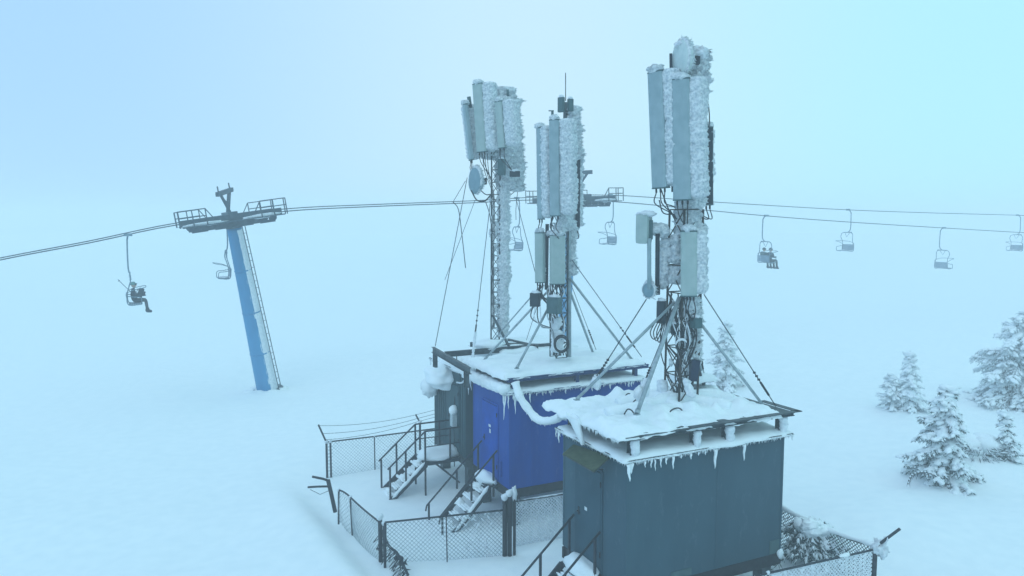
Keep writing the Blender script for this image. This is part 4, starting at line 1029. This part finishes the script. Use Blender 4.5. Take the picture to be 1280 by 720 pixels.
def lift_pylon(label, pl, pr, base_uv, top_uv, Yb, zb, r0, r1, vees, rime=True):
    """pl, pr: places where the sheave trains begin and end"""
    Lc, Rc = online(*pl, 0), online(*pr, 0); ctr = (Lc+Rc)/2; t = (Rc-Lc).normalized(); up = LN.cross(t)*-1
    up = t.cross(LN); up = up if up.z > 0 else -up
    m3 = Matrix((t, LN, up)).transposed(); half = (Rc-Lc).length/2
    base = at(*base_uv, Y=Yb); base.z = zb
    T = thing('lift_pylon', label, 'pylon', base, 'chairlift pylons')
    top = at(*top_uv, Y=ctr.y); axis = (top-base).normalized()
    w = MB(); w.tube([base - axis*.5, base, top, ], [r0*1.02, r0, r1], 20); w.build('column', 'pylon', T)
    w = MB(); w.tube([top - axis*.02, top + axis*.35], r1*1.15, 16); w.build('column_head', 'lift', T)
    w = MB(); w.tube([base - axis*.3, base + axis*.10, base + axis*.12, base + axis*.16], [r0*1.5, r0*1.5, r0*1.45, r0*1.02], 24)
    for k in range(10):
        a = k*.628; q = base + axis*.12 + V((math.cos(a), math.sin(a), 0))*r0*1.28; w.tube([q, q + axis*.08], .035, 6)
    w.build('base_flange', 'lift', T)
    sd_ = MB()
    for k in range(7):
        a = k*.9; sd_.blob(base + V((math.cos(a)*r0*1.4, math.sin(a)*r0*1.4, .02)), (.42, .36, .20), None, 16, 9, .25, 2, k)
    sd_.build('foot_snow', 'snow', T)
    for k in range(1, 4):
        q = base.lerp(top, k/4); rr_ = r0+(r1-r0)*k/4; w = MB(); w.tube([q - axis*.03, q + axis*.03], rr_*1.035, 20); w.build('weld_band', 'pylon', T)
    # rime along the windward side of the column
    if rime:
        rows = []; s_ = axis.cross(V((0, 1, 0))).normalized(); s_ = -s_ if s_.x < 0 else s_; bk = s_.cross(axis); bk = bk if bk.y < 0 else -bk
        n_ = 90
        for i in range(n_+1):
            q = base.lerp(top, i/n_*.985); rr = r0 + (r1-r0)*i/n_; row = []
            for j in range(15):
                a = R(-112 + 168*j/14); e = max(0, 1-(2*j/14-1)**4)
                a += R(5)*fbm(V((q.z*2.4, j*.2, 3)), 3)*(1 if j > 10 else 0)
                d = s_*math.cos(a) + bk*math.sin(a)
                row.append(q + d*(rr*.995 + e*(.012 + .03*abs(fbm(V((q.z*3, j*.6, 1)), 4)))))
            rows.append(row)
        w = MB(); w.grid(rows, True); w.build('column_rime', 'rime_smooth', T)
        w = MB(); lx = s_*(r0*.98+.10) 
        l0, l1 = base + s_*(r0+.12), top + s_*(r1+.12)
        for o_ in (-.2, .2): w.tube([l0 + V((0, 1, 0))*o_, l1 + V((0, 1, 0))*o_], .022, 6)
        k = int((l1-l0).length/.33)
        for i in range(1, k): q = l0.lerp(l1, i/k); w.tube([q - V((0, .2, 0)), q + V((0, .2, 0))], .013, 5)
        w.build('ladder', 'lift', T)
    # cross arm along LN
    w = MB(); w.box(ctr + up*(.10), (.42, 2*GA+.7, .42), m3, .03); w.build('cross_arm', 'lift', T)
    for sg in (-1, 1):
        o = ctr + LN*GA*sg
        w = MB(); w.box(o + LN*sg*.22 + up*.04, (2*half*.96, .09, .30), m3, .02); w.box(o - LN*sg*.14 - up*.34, (2*half*.82, .06, .10), m3, .01)
        tr = w.build('sheave_train', 'lift', T)
        nw = 8
        for i in range(nw):
            x = (-.42 + .84*i/(nw-1))*2*half*.92; q = o + t*x - up*.20
            s2 = MB(); s2.tube([q - LN*.05, q + LN*.05], .19, 14); s2.tube([q - LN*.09, q + LN*.20*sg if sg > 0 else q - LN*.20], .04, 8); s2.build('sheave', 'lift', tr)
        for i in range(nw//2):
            x = (-.36 + .72*i/(nw//2-1))*2*half*.92; s2 = MB(); s2.bar(o + t*(x-.35) - up*.36, o + t*(x+.35) - up*.36, .05, .12); s2.build('rocker', 'lift', tr)
        # service walkway with rails at both ends
        wk = MB(); wk.box(o + LN*sg*.62 - up*.12, (2*half*.98, .55, .05), m3, .01); wk.build('walkway', 'lift', T)
        if True:
            sn = MB(); 
            for e in (-1, 1):
                sn.blob(o + t*e*half*.55 + LN*sg*.55 - up*.06, (half*.38, .24, .10), m3, 18, 8, .25, 2, seed=e+sg)
            sn.build('walkway_snow', 'rime_smooth', T)
        for e in (-1, 1):
            h = .62; bs = MB()
            x0, x1 = e*half*1.02, e*half*.52
            for z in (h, h*.5):
                bs.tube([o + t*x1 + LN*sg*.88 + up*z, o + t*x0 + LN*sg*.88 + up*z, o + t*x0 + LN*sg*.36 + up*z], .026, 6)
            for x in (x0, (x0+x1)/2, x1): bs.tube([o + t*x + LN*sg*.88 - up*.12, o + t*x + LN*sg*.88 + up*h], .028, 6)
            bs.tube([o + t*x0 + LN*sg*.36 - up*.12, o + t*x0 + LN*sg*.36 + up*h], .028, 6)
            if e < 0 or True: bs.tube([o + t*x1 + LN*sg*.88 + up*h, o + t*(x1-e*.35) + LN*sg*.88 + up*.05], .024, 6)
            bs.build('guard_rail', 'lift', T)
    # lifting frame
    for p in vees: 
        w = MB()
        w.bar(ctr + up*.3 + LN*p[0]*.5, at(p[1], p[2], Y=ctr.y + p[0]*.6), .13, .13); w.build('lifting_frame', 'lift', T)
    if len(vees) > 1:
        w = MB(); a, b = [at(p[1], p[2], Y=ctr.y + p[0]*.6) for p in (vees[0], vees[-1])]; d = (b-a).normalized()
        w.bar(a - d*.35, b + d*.35, .16, .2)
        for q in (a - d*.15, b+d*.1): w.bar(q, q + Z_*.35 - V((.06, 0, 0)), .05)
        w.bar(a.lerp(ctr+up*.3, .5), b.lerp(ctr+up*.3, .5), .06); w.bar(a.lerp(ctr+up*.3, .2), b.lerp(ctr+up*.3, .65), .05); w.build('lifting_beam', 'lift', T)
    return T, ctr
P1, c1 = lift_pylon('leaning blue chairlift pylon with snowy right side on the left slope', (224, 282), (348, 264.5), (335, 492), (292.5, 284), 38.0, gz(-12.2, 38)-.1, .52, .34, [(-1.0, 275, 242), (.9, 286.5, 238)])
P2, c2 = lift_pylon('farther foggy chairlift pylon half hidden behind the middle mast', (680, 251), (752, 249.5), (703, 440), (716, 262), 49.5, -1.2, .42, .28, [(0, 734, 217)], rime=False)
w = MB(); q = at(734, 216, Y=c2.y); w.bar(q - V((.5, 0, 0)), q + V((.3, 0, .05)), .2, .22); w.build('lifting_beam', 'lift', P2)

def make_chair(label):
    t = thing('lift_chair', label, 'lift chair', (0, 0, 0), 'chairs on the chairlift')
    w = MB(); w.box((0, 0, .01), (.34, .10, .12), None, .02); w.tube([(0, 0, 0), (-.02, .16, -.06), (-.05, .24, -.22)], .035, 7); w.build('grip', 'lifthaze', t)
    w = MB(); w.tube(spline([(-.05, .24, -.2), (-.06, .25, -.7), (-.06, .25, -1.25), (-.05, .21, -1.5), (-.03, .08, -1.64), (0, -.06, -1.68)], 5), .032, 8); w.build('hanger', 'lifthaze', t)
    f = MB(); f.tube([(0, -.34, -1.68), (0, .42, -1.66)], .03, 7)
    for s_ in (-1, 1):
        f.tube(spline([(0, s_*.30, -1.68), (0, s_*.47, -1.76), (.02, s_*.53, -2.0), (-.06, s_*.46, -2.3), (-.14, s_*.50, -2.62), (-.12, s_*.52, -2.98), (.05, s_*.52, -3.06), (.44, s_*.52, -3.02)], 5), .024, 7)
        f.tube(spline([(-.12, s_*.54, -2.66), (.15, s_*.54, -2.70), (.40, s_*.54, -2.74), (.44, s_*.53, -3.0)], 4), .02, 6)
    f.tube([(0, -.2, -1.68), (0, -.02, -2.02), (0, .25, -1.68)], .016, 6); f.build('chair_frame', 'lifthaze', t)
    s_ = MB()
    for k in range(6): s_.box((-.04 + .09*k, 0, -3.03-.012*math.sin(k)), (.08, 1.04, .03), None, .008)
    s_.build('seat', 'chair', t)
    b = MB()
    for k in range(5): b.box((-.135-.01*k, 0, -2.94 + .085*k), (.028, 1.02, .075), None, .008)
    b.build('backrest', 'chair', t)
    r_ = MB(); r_.tube(spline([(-.12, -.56, -2.5), (.15, -.57, -2.38), (.55, -.55, -2.3), (.62, 0, -2.28), (.55, .55, -2.3), (.15, .57, -2.38), (-.12, .56, -2.5)], 4), .017, 6)
    r_.build('safety_bar', 'lifthaze', t)
    r_.v = [] ; 
    sn = MB(); sn.blob((.16, 0, -3.0), (.26, .48, .05), nu=16, nv=7, amp=.2); sn.build('seat_snow', 'rime_smooth', t)
    return t
ang = math.atan2(LD.y, LD.x)
spots = [(160, -GA, 0, 'near empty-looking lift chair carrying the rider left of the blue pylon'),
         (281, GA, math.pi, 'empty lift chair seen from the side just left of the blue pylon column'),
         (646, GA, math.pi, 'empty lift chair between the leftmost and middle masts'),
         (763, GA, math.pi, 'empty lift chair right of the middle mast under the far pylon'),
         (958, -GA, 0, 'lift chair carrying two riders right of the tallest mast'),
         (1060, GA, math.pi, 'empty lift chair just right of the chair with two riders'),
         (1180, -GA, 0, 'faint lower lift chair second from the right edge in the fog'),
         (1272, GA, math.pi, 'faintest lift chair at the far right edge in the fog')]
spots[0] = (160, -GA, 0, 'lift chair carrying a single rider on the far left')
proto = None; chairs = []
for u, off, flip, lb in spots:
    if proto is None: proto = make_chair(lb); c = proto
    else: c = dup(proto, label=lb)
    c.location = ropez(off, u); c.rotation_euler = (0, 0, ang + flip); chairs.append(c)
bpy.context.view_layer.update()
ob = [o for o in col.objects if o.parent == chairs[0] and o.name.startswith('seat_snow')]
for c in (chairs[0], chairs[4]):
    for o in list(col.objects):
        if o.parent == c and (o.name.startswith('seat_snow')): bpy.data.objects.remove(o)

# ------------------------------------------------------------------ riders
def skin_mesh(joints, edges, root, m, name, par, lvl=2):
    me = bpy.data.meshes.new(name); bm = bmesh.new(); lay = bm.verts.layers.skin.verify(); vs = {}
    for k, (p, r_) in joints.items():
        v = bm.verts.new(p); v[lay].radius = (r_, r_) if not isinstance(r_, tuple) else r_; v[lay].use_root = (k == root); vs[k] = v
    for a, b in edges: bm.edges.new((vs[a], vs[b]))
    bm.to_mesh(me); bm.free()
    o = bpy.data.objects.new(name, me); col.objects.link(o)
    o.modifiers.new('Skin', 'SKIN'); s_ = o.modifiers.new('Sub', 'SUBSURF'); s_.levels = lvl; s_.render_levels = lvl
    dg = bpy.context.evaluated_depsgraph_get(); me2 = bpy.data.meshes.new_from_object(o.evaluated_get(dg)); bpy.data.objects.remove(o)
    me2.name = name; me2.materials.clear(); me2.materials.append(M[m])
    me2.polygons.foreach_set('use_smooth', [True]*len(me2.polygons))
    o = bpy.data.objects.new(name, me2); col.objects.link(o); o.parent = par
    return o
def rider(chair, y, label, jacket, hat, sc=1.0, leanx=0, armup=False, boards=False):
    P_ = chair.matrix_world if False else Matrix.Translation(chair.location) @ Matrix.Rotation(chair.rotation_euler.z, 4, 'Z')
    t = thing('person', label, 'person', (0, 0, 0), 'riders on the chairlift')
    seat = P_ @ V((.12, y, -3.01)); t.location = seat; t.rotation_euler = (0, 0, chair.rotation_euler.z)
    J = {'pel': ((0, 0, .13), (.17, .15)), 'wst': ((-.03+leanx*.3, 0, .30), (.15, .13)), 'chs': ((-.02+leanx*.7, 0, .50), (.19, .14)), 'nek': ((.0+leanx, 0, .66), .075)}
    E_ = [('pel', 'wst'), ('wst', 'chs'), ('chs', 'nek')]
    for s_, n_ in ((-1, 'r'), (1, 'l')):
        J['hip'+n_] = ((.04, s_*.10, .11), .10); J['kne'+n_] = ((.47, s_*.13, .12), .082); J['ank'+n_] = ((.52, s_*.13, -.30), .062)
        J['sho'+n_] = ((.0+leanx*.9, s_*.20, .56), .082)
        if armup and s_ < 0: J['elb'+n_] = ((-.08, s_*.27, .40), .06); J['wri'+n_] = ((.06, s_*.24, .30), .045)
        else: J['elb'+n_] = ((.08, s_*.27, .33), .062); J['wri'+n_] = ((.32, s_*.18, .34), .045)
        E_ += [('pel', 'hip'+n_), ('hip'+n_, 'kne'+n_), ('kne'+n_, 'ank'+n_), ('chs', 'sho'+n_), ('sho'+n_, 'elb'+n_), ('elb'+n_, 'wri'+n_)]
    skin_mesh(J, E_, 'pel', jacket, 'body', t)
    hx = leanx + .02
    h = MB(); h.blob((hx+.01, 0, .80), (.10, .078, .125), nu=18, nv=14, amp=0); h.blob((hx+.115, 0, .79), (.022, .016, .03), nu=8, nv=6, amp=0)
    for s_ in (-1, 1): h.blob((hx, s_*.08, .79), (.02, .015, .035), nu=8, nv=6, amp=0)
    h.build('head', 'skin', t)
    g_ = MB(); g_.tube([(hx+.06, -.085, .83), (hx+.115, -.04, .835), (hx+.115, .04, .835), (hx+.06, .085, .83)], .026, 8); g_.build('goggles', 'rubber', t)
    hm = MB(); rows = []
    for i in range(8):
        th = math.pi*.56*i/7; rows.append([(hx-.012 + .128*math.sin(th)*math.cos(a), .11*math.sin(th)*math.sin(a), .825 + .125*math.cos(th)) for a in [2*math.pi*j/18 for j in range(18)]])
    hm.grid(rows, True, True); hm.tube([(hx+.10, -.06, .86), (hx+.15, 0, .865), (hx+.10, .06, .86)], .014, 6); hm.build('helmet', hat, t)
    for s_, n_ in ((-1, 'r'), (1, 'l')):
        w_ = V(J['wri'+n_][0]); e_ = V(J['elb'+n_][0]); d = (w_-e_).normalized()
        jj = {'a': (w_, .04), 'b': (w_ + d*.07, .045)}; ee = [('a', 'b')]
        sd = d.cross(Z_).normalized()
        for k in range(4):
            jj['f%d' % k] = (w_ + d*(.13+(.01 if k in (1, 2) else 0)) + sd*(-.036+.024*k) - Z_*.005, .013); jj['g%d' % k] = (w_ + d*.165 + sd*(-.036+.024*k) - Z_*.035, .011)
            ee += [('b', 'f%d' % k), ('f%d' % k, 'g%d' % k)]
        jj['t'] = (w_ + d*.07 - sd*s_*-.055, .014); jj['t2'] = (w_ + d*.12 - sd*s_*-.05 - Z_*.02, .012); ee += [('a', 't'), ('t', 't2')]
        skin_mesh(jj, ee, 'a', 'rubber', 'glove', t, 1)
        a_ = V(J['ank'+n_][0])
        bt = {'a': (a_ + V((0, 0, .10)), .075), 'b': (a_ - V((0, 0, .06)), .072), 'h': (a_ + V((-.06, 0, -.12)), .05), 'm': (a_ + V((.09, 0, -.10)), .055), 't': (a_ + V((.19, 0, -.11)), .045)}
        skin_mesh(bt, [('a', 'b'), ('b', 'h'), ('b', 'm'), ('m', 't')], 'b', 'jacket', 'boot', t, 1)
    return t, P_
p, PM = rider(chairs[0], .05, 'person in dark clothes and pale green helmet riding the chair on the far left', 'jacket', 'helmet', leanx=-.02)
bp_ = thing('backpack', 'dark backpack held on the lap of the rider on the far left', 'backpack', PM @ V((.38, .05, -2.76)))
bp_.rotation_euler = (0, 0, ang); bp_['_org'] = (0, 0, 0)
w = MB(); w.box((.02, 0, .20), (.22, .32, .40), Matrix.Rotation(R(18), 3, 'Y'), .06); w.build('bag', 'jacket', bp_)
w = MB(); w.box((.16, 0, .14), (.07, .24, .20), Matrix.Rotation(R(18), 3, 'Y'), .03); w.build('front_pocket', 'rubber', bp_)
w = MB()
for s_ in (-1, 1): w.tube(spline([(.0, s_*.09, .38), (-.12, s_*.10, .30), (-.12, s_*.10, .12), (-.08, s_*.09, .02)], 5), .014, 6)
w.build('strap', 'rubber', bp_)
sk = thing('ski_poles', 'pair of ski poles sticking up behind the rider on the far left', 'ski poles', PM @ V((-.05, -.30, -2.9)))
sk.rotation_euler = (0, 0, ang); sk['_org'] = (0, 0, 0)
for o_ in (0, .05):
    w = MB(); w.tube([(.22, o_, .22), (-.42, -.05+o_, .98)], .012, 6); pl_ = w.build('pole', 'lift', sk)
    w = MB(); w.tube([(.22, o_, .22), (.30, o_, .12)], .02, 7); w.build('grip', 'rubber', pl_)
    w = MB(); w.tube([(-.37, -.05+o_, .915), (-.38, -.05+o_, .93)], .045, 10); w.build('basket', 'rubber', pl_)
rider(chairs[4], .27, 'left one of the two foggy riders sharing a lift chair', 'jacketg', 'helmetd', leanx=.02)
rider(chairs[4], -.27, 'right one of the two foggy riders sharing a lift chair', 'jacket', 'helmetd', leanx=.06)

# ------------------------------------------------------------------ trees
def spruce(name, label, base, H_, rad, nb, lean=V((0, 0, 0)), snow=1., windside=.6, seed=0, tipup=.3, needle='needle', dens=1., group='snow-laden spruces', bare=0, twig=.16, cat='spruce'):
    rr = random.Random(seed)
    T = thing(name, label, cat, base, group)
    def tr(t): return base + Z_*H_*t + lean*(t**1.6)*H_
    w = MB(); w.tube([tr(i/14) - (Z_*.3 if i == 0 else V()) for i in range(15)], [.035*H_*(1-i/14)**.8*.6+.008 for i in range(15)], 8); w.build('trunk', 'bark', T)
    nd = MB(); sn = MB(); br = MB()
    for k in range(nb):
        t = .04 + .93*(k+rr.uniform(0, 1))/nb; az = k*2.399 + rr.uniform(-.4, .4)
        L = rad*((1-t)**.75*.95+.09)*rr.uniform(.65, 1.2); d = V((math.cos(az), math.sin(az), 0))
        if rr.random() < bare: L *= .5
        L *= 1 - .25*windside*d.dot(V((1, 0, 0)))
        s0 = tr(t); pts = []
        n_ = max(5, int(L/.09)); rr_k = rr.uniform(.3, 1.6)
        for i in range(n_+1):
            s_ = i/n_; z = (-.34*s_*rr_k - .42*s_*s_*rr_k + tipup*s_**3)*L*(1 - .9*t*.4) + (.25*s_*L if t > .8 else 0)
            q = s0 + d*L*s_ + Z_*z - V((1, 0, 0))*windside*.18*L*s_*s_
            pts.append(q)
        br.tube(pts, [.012*(1-i/len(pts))+.004 for i in range(len(pts))], 5)
        side = d.cross(Z_); sc_ = .6+.4*H_/2.7
        def tuft(q, dd0, tl, cnt):
            for _ in range(cnt):
                dd = (dd0 + V((rr.gauss(0, .35), rr.gauss(0, .35), rr.gauss(-.25, .3)))).normalized()
                nd.spike(q, dd, tl*rr.uniform(.5, 1.1), .017*sc_, 4)
                if rr.random() < .55*snow: sn.spike(q + Z_*.025*sc_, (dd + Z_*.2).normalized(), tl*rr.uniform(.4, .95), .030*sc_*rr.uniform(.6, 1.2), 5)
        for i in range(1, n_+1):
            s_ = i/n_; tuft(pts[i], d - Z_*.3, twig, max(2, int(3*dens)))
            for sg in (-1, 1):
                bl = L*.42*(1-s_*.65)*rr.uniform(.6, 1.2)
                if bl < .07: continue
                bd = (d*.75 + side*sg*.8 - Z_*rr.uniform(.15, .6)).normalized(); m_ = max(2, int(bl/.085))
                bp2 = [pts[i] + bd*bl*j/m_ - Z_*(.28*bl*(j/m_)**2) for j in range(m_+1)]
                br.tube(bp2, .006, 4)
                for j in range(1, m_+1): tuft(bp2[j], bd - Z_*.4, twig*.8, max(1, int(2*dens)))
                if rr.random() < .55*snow:
                    jj = rr.randrange(1, m_+1); sxx = bd.cross(Z_).normalized(); rb = rr.uniform(.045, .10)*sc_
                    sn.blob(bp2[jj] + Z_*.02, (rb*1.8, rb, rb*.6), Matrix((bd, sxx, sxx.cross(bd))).transposed(), 8, 6, .3, 2.5, rr.random()*9)
        if rr.random() < snow:
            for i in range(1, n_+1):
                if rr.random() < .6:
                    s_ = i/n_; dirv = (pts[min(i+1, n_)] - pts[max(i-1, 0)]).normalized(); sx = dirv.cross(Z_).normalized()
                    rb = (.055+.07*(1-s_))*sc_*rr.uniform(.6, 1.45)
                    sn.blob(pts[i] + Z_*.03, (rb*1.7, rb*1.2, rb*.6), Matrix((dirv, sx, sx.cross(dirv))).transposed(), 9, 6, .3, 2.5, rr.random()*9)
    w = nd.build('needles', needle, T); br.build('branches', 'bark', T); sn.build('snow_load', 'snow', T)
    return T
M['needle_frost_haze'] = mat('frosted_haze_paled_needles', (.50, .57, .60), (.72, .77, .79), .7, 14)  # rimed far trees, whitened beyond their frost to paint in fog fade
B1 = at(1183, 606, Y=21.5); B1.z = gz(B1.x, B1.y)-.05
spruce('spruce_tree', 'dark snow-laden spruce with branch tips blown left, middle right of the photo', B1, 2.75, .95, 90, V((-.04, 0, 0)), 1.0, .65, 11, .24)
# windswept side branches of its top
q = at(1262, 596, Y=22.3); q.z = gz(q.x, q.y)-.05
spruce('spruce_sapling', 'thin leaning sapling at the right edge beside the dark spruce', q, 1.65, .42, 30, V((-.22, 0, 0)), .9, .2, 12, .2)
q = at(1222, 596, Y=22.6); q.z = gz(q.x, q.y)-.1
T = thing('snow_covered_bush', 'low bush buried in a round snow mound between spruce and leaning sapling', 'bush', q)
w = MB(); 
for i, (dx, dz, r_) in enumerate(((-.3, .35, .5), (.15, .45, .42), (.5, .2, .38), (-.7, .15, .33))): w.blob(q + V((dx, rnd.uniform(-.15, .15), dz)), (r_, r_*.9, r_*.75), nu=20, nv=12, amp=.16, fr=2.2, seed=i+20)
w.build('snow_load', 'snow', T)
w = MB(); s_ = MB()
for i in range(260):
    a = rnd.uniform(0, 6.28); p_ = q + V((-.1 + .85*math.cos(a)*rnd.random()**.4, .5*math.sin(a)-.15, rnd.uniform(.0, .5)))
    d = V((math.cos(a), math.sin(a), rnd.uniform(-.8, .1))); w.spike(p_, d, rnd.uniform(.08, .22), .02, 4); s_.spike(p_+Z_*.02, d+Z_*.1, rnd.uniform(.08, .2), .028, 4)
w.build('twigs', 'needle', T); s_.build('twig_rime', 'rime_smooth', T)
q = at(1136, 522, Y=28.3); q.z = gz(q.x, q.y)-.1
spruce('spruce_tree', 'pale rimed spruce with broken slanted top, left of the dark spruce', q, 2.35, .62, 46, V((-.03, 0, 0)), 1., -.3, 21, .2, needle='needle_frost_haze')
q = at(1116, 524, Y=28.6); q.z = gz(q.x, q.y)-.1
spruce('spruce_tree', 'small rimed spruce leaning on the left of the pale broken-topped one', q, 1.45, .7, 34, V((-.12, 0, 0)), 1., .6, 22, .2, needle='needle_frost_haze')
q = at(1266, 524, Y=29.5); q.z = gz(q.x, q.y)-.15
spruce('spruce_tree', 'large foggy spruce cut by the right edge of the photo', q, 3.9, 1.75, 84, V((.06, 0, 0)), .8, .5, 23, .2, needle='needle_frost_haze', twig=.22)
q = at(1305, 520, Y=29.2); q.z = gz(q.x, q.y)-.15
spruce('spruce_tree', 'second foggy spruce mostly outside the right edge', q, 3.6, 1.5, 60, V((0, 0, 0)), .8, .4, 24, .2, needle='needle_frost_haze', twig=.22) if False else None
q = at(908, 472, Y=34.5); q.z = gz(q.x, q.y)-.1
spruce('spruce_tree', 'faint snowy spruce in the fog behind the right strut of the tallest mast', q, 3.2, 1.05, 50, V((-.02, 0, 0)), 1., .1, 25, .2, needle='needle_frost_haze')
q = at(782, 400, Y=50); q.z = gz(q.x, q.y)-.1
# bent twig arch in front of the dark spruce
q = at(1168, 606, Y=20.9); q.z = gz(q.x, q.y)-.05
T = thing('bent_twig', 'bare arched twig sticking out of the snow below the dark spruce', 'twig', q)
ar = spline([at(1134, 607, Y=20.8), at(1139, 595, Y=20.8), at(1152, 590, Y=20.8), at(1168, 594, Y=20.9), at(1182, 603, Y=21.0)], 7)
w = MB(); w.tube(ar, .016, 6)
for p_ in ar[4::2]: w.spike(p_, V((rnd.gauss(0, .2), 0, -1)), rnd.uniform(.12, .3), .014, 4)
w.build('twig', 'bark', T)
s_ = MB(); 
for p_ in ar[::2]: s_.blob(p_+Z_*.02, (.035, .03, .02), nu=8, nv=5)
s_.build('twig_rime', 'rime_smooth', T)

# shrub in the fence corner on the right
q = at(1012, 690, Y=15.9); q.z = gz(q.x, q.y)-.05
T = thing('snowy_shrub', 'drooping snow-capped shrub inside the right fence corner', 'shrub', q)
nd, sn, br = MB(), MB(), MB(); rr = random.Random(31)
topc = at(1014, 650, Y=16.1)
for k in range(95):
    a = rr.uniform(0, 6.28); L = rr.uniform(.25, .78); st = q.lerp(topc, rr.uniform(.45, 1.0))
    d = V((math.cos(a), math.sin(a)*.8, 0)); pts = [st + d*L*s_/7 + Z_*(.12*s_/7 - .75*(s_/7)**2)*L for s_ in range(8)]
    br.tube(pts, .008, 5)
    for i in range(1, 8):
        for _ in range(5):
            dd = V((d.x*.5 + rr.gauss(0, .5), d.y*.5 + rr.gauss(0, .5), -rr.uniform(.3, 1.2))).normalized()
            nd.spike(pts[i], dd, rr.uniform(.08, .2), .018, 4)
            if rr.random() < .55: sn.spike(pts[i]+Z_*.02+V((0, -.01, 0)), dd+Z_*.15, rr.uniform(.07, .17), .024, 4)
        if rr.random() < .3: sn.blob(pts[i]+Z_*.02, (.035, .03, .05), nu=8, nv=6, seed=rr.random()*9)
for i in range(26):
    t = rr.random(); r_ = rr.uniform(.10, .20); u = 998 + 56*t + rr.gauss(0, 3); v = 648 + 26*t + abs(rr.gauss(0, 7))
    sn.blob(at(u, v, Y=16.0+rr.uniform(-.25, .2)), (r_*1.2, r_*.9, r_*.7), nu=14, nv=10, amp=.32, fr=2.5, seed=i+50)
nd.build('needles', 'needle', T); br.build('branches', 'bark', T); sn.build('snow_load', 'snow', T)

# frozen weeds under the nearest cabin's right corner
q = at(962, 709, Y=14.6); q.z = -.62
T = thing('frosted_weeds', 'frosted weeds under the right corner of the nearest grey cabin', 'weeds', q)
w = MB(); s_ = MB()
for i in range(60):
    d = V((rnd.gauss(0, .6), rnd.gauss(0, .4), 1)); p_ = q + V((rnd.gauss(0, .2), rnd.gauss(0, .12), -.35)); w.spike(p_, d, rnd.uniform(.2, .5), .012, 4); s_.spike(p_+V((.01, -.01, .1)), d, rnd.uniform(.15, .42), .02, 4)
w.build('stems', 'bark', T); s_.build('stem_rime', 'rime_smooth', T)

# ------------------------------------------------------------------ haze
zt = 12.6
w = MB().box((0, 5, (zt-4)/2), (840, 860, zt+4)); hz = w.build('haze', 'snow', None, org=V((0, 0, 0))); hz['kind'] = 'stuff'
m = bpy.data.materials.new('haze_air'); m.use_nodes = True; nt = m.node_tree; nt.nodes.clear()
out = nt.nodes.new('ShaderNodeOutputMaterial'); pv = nt.nodes.new('ShaderNodeVolumePrincipled')
pv.inputs['Color'].default_value = (.97, .985, 1.0, 1); pv.inputs['Density'].default_value = HAZE = .0060
pv.inputs['Anisotropy'].default_value = 0
nt.links.new(pv.outputs['Volume'], out.inputs['Volume'])
hz.data.materials.clear(); hz.data.materials.append(m)
try: m.cycles.homogeneous_volume = True
except Exception: pass

# ------------------------------------------------------------------ light
SUN_EL, SUN_AZ = R(48), R(205)
world = bpy.data.worlds.new('World'); scn.world = world; world.use_nodes = True
nt = world.node_tree; bg = nt.nodes['Background']
sky = nt.nodes.new('ShaderNodeTexSky'); sky.sky_type = 'NISHITA'; sky.sun_disc = False
sky.sun_elevation = SUN_EL; sky.sun_rotation = SUN_AZ
mx = nt.nodes.new('ShaderNodeMix'); mx.data_type = 'RGBA'; mx.inputs['Factor'].default_value = .93
nt.links.new(sky.outputs['Color'], mx.inputs['A'])
# overcast cloud deck: a little greener on the right of the view, bluer on the left
tc = nt.nodes.new('ShaderNodeTexCoord'); sp = nt.nodes.new('ShaderNodeSeparateXYZ'); nt.links.new(tc.outputs['Generated'], sp.inputs[0])
mr = nt.nodes.new('ShaderNodeMapRange'); mr.inputs['From Min'].default_value = -.7; mr.inputs['From Max'].default_value = .7
nt.links.new(sp.outputs['X'], mr.inputs['Value'])
cr = nt.nodes.new('ShaderNodeValToRGB'); cr.color_ramp.interpolation = 'EASE'
e = cr.color_ramp.elements; e[0].position = .12; e[0].color = (.41, .69, 1.0, 1); e[1].position = .88; e[1].color = (.46, .885, 1.0, 1)
k = e.new(.52); k.color = (.60, .85, 1.0, 1)
sc10 = nt.nodes.new('ShaderNodeVectorMath'); sc10.operation = 'SCALE'; sc10.inputs['Scale'].default_value = 10
nt.links.new(cr.outputs['Color'], sc10.inputs[0])
nt.links.new(mr.outputs['Result'], cr.inputs['Fac']); nt.links.new(sc10.outputs['Vector'], mx.inputs['B'])
nt.links.new(mx.outputs['Result'], bg.inputs['Color']); bg.inputs['Strength'].default_value = .1
sd = bpy.data.lights.new('sun', 'SUN'); sd.energy = .5; sd.angle = R(40); sd.color = (.72, .90, 1.0)
so = bpy.data.objects.new('sun', sd); col.objects.link(so)
dv = V((math.sin(SUN_AZ)*math.cos(SUN_EL), math.cos(SUN_AZ)*math.cos(SUN_EL), math.sin(SUN_EL)))
so.rotation_euler = dv.to_track_quat('Z', 'Y').to_euler()

# ------------------------------------------------------------------ render settings
scn.view_settings.view_transform = 'Standard'; scn.view_settings.look = 'None'
scn.view_settings.exposure = .09; scn.view_settings.gamma = 1
scn.render.engine = 'CYCLES'; cy = scn.cycles
cy.use_denoising = True; cy.max_bounces = 8; cy.diffuse_bounces = 4; cy.volume_bounces = 3; cy.glossy_bounces = 2; cy.transmission_bounces = 2
cy.use_adaptive_sampling = True; cy.adaptive_threshold = .015
for o in list(col.objects):
    if '_org' in o: del o['_org']
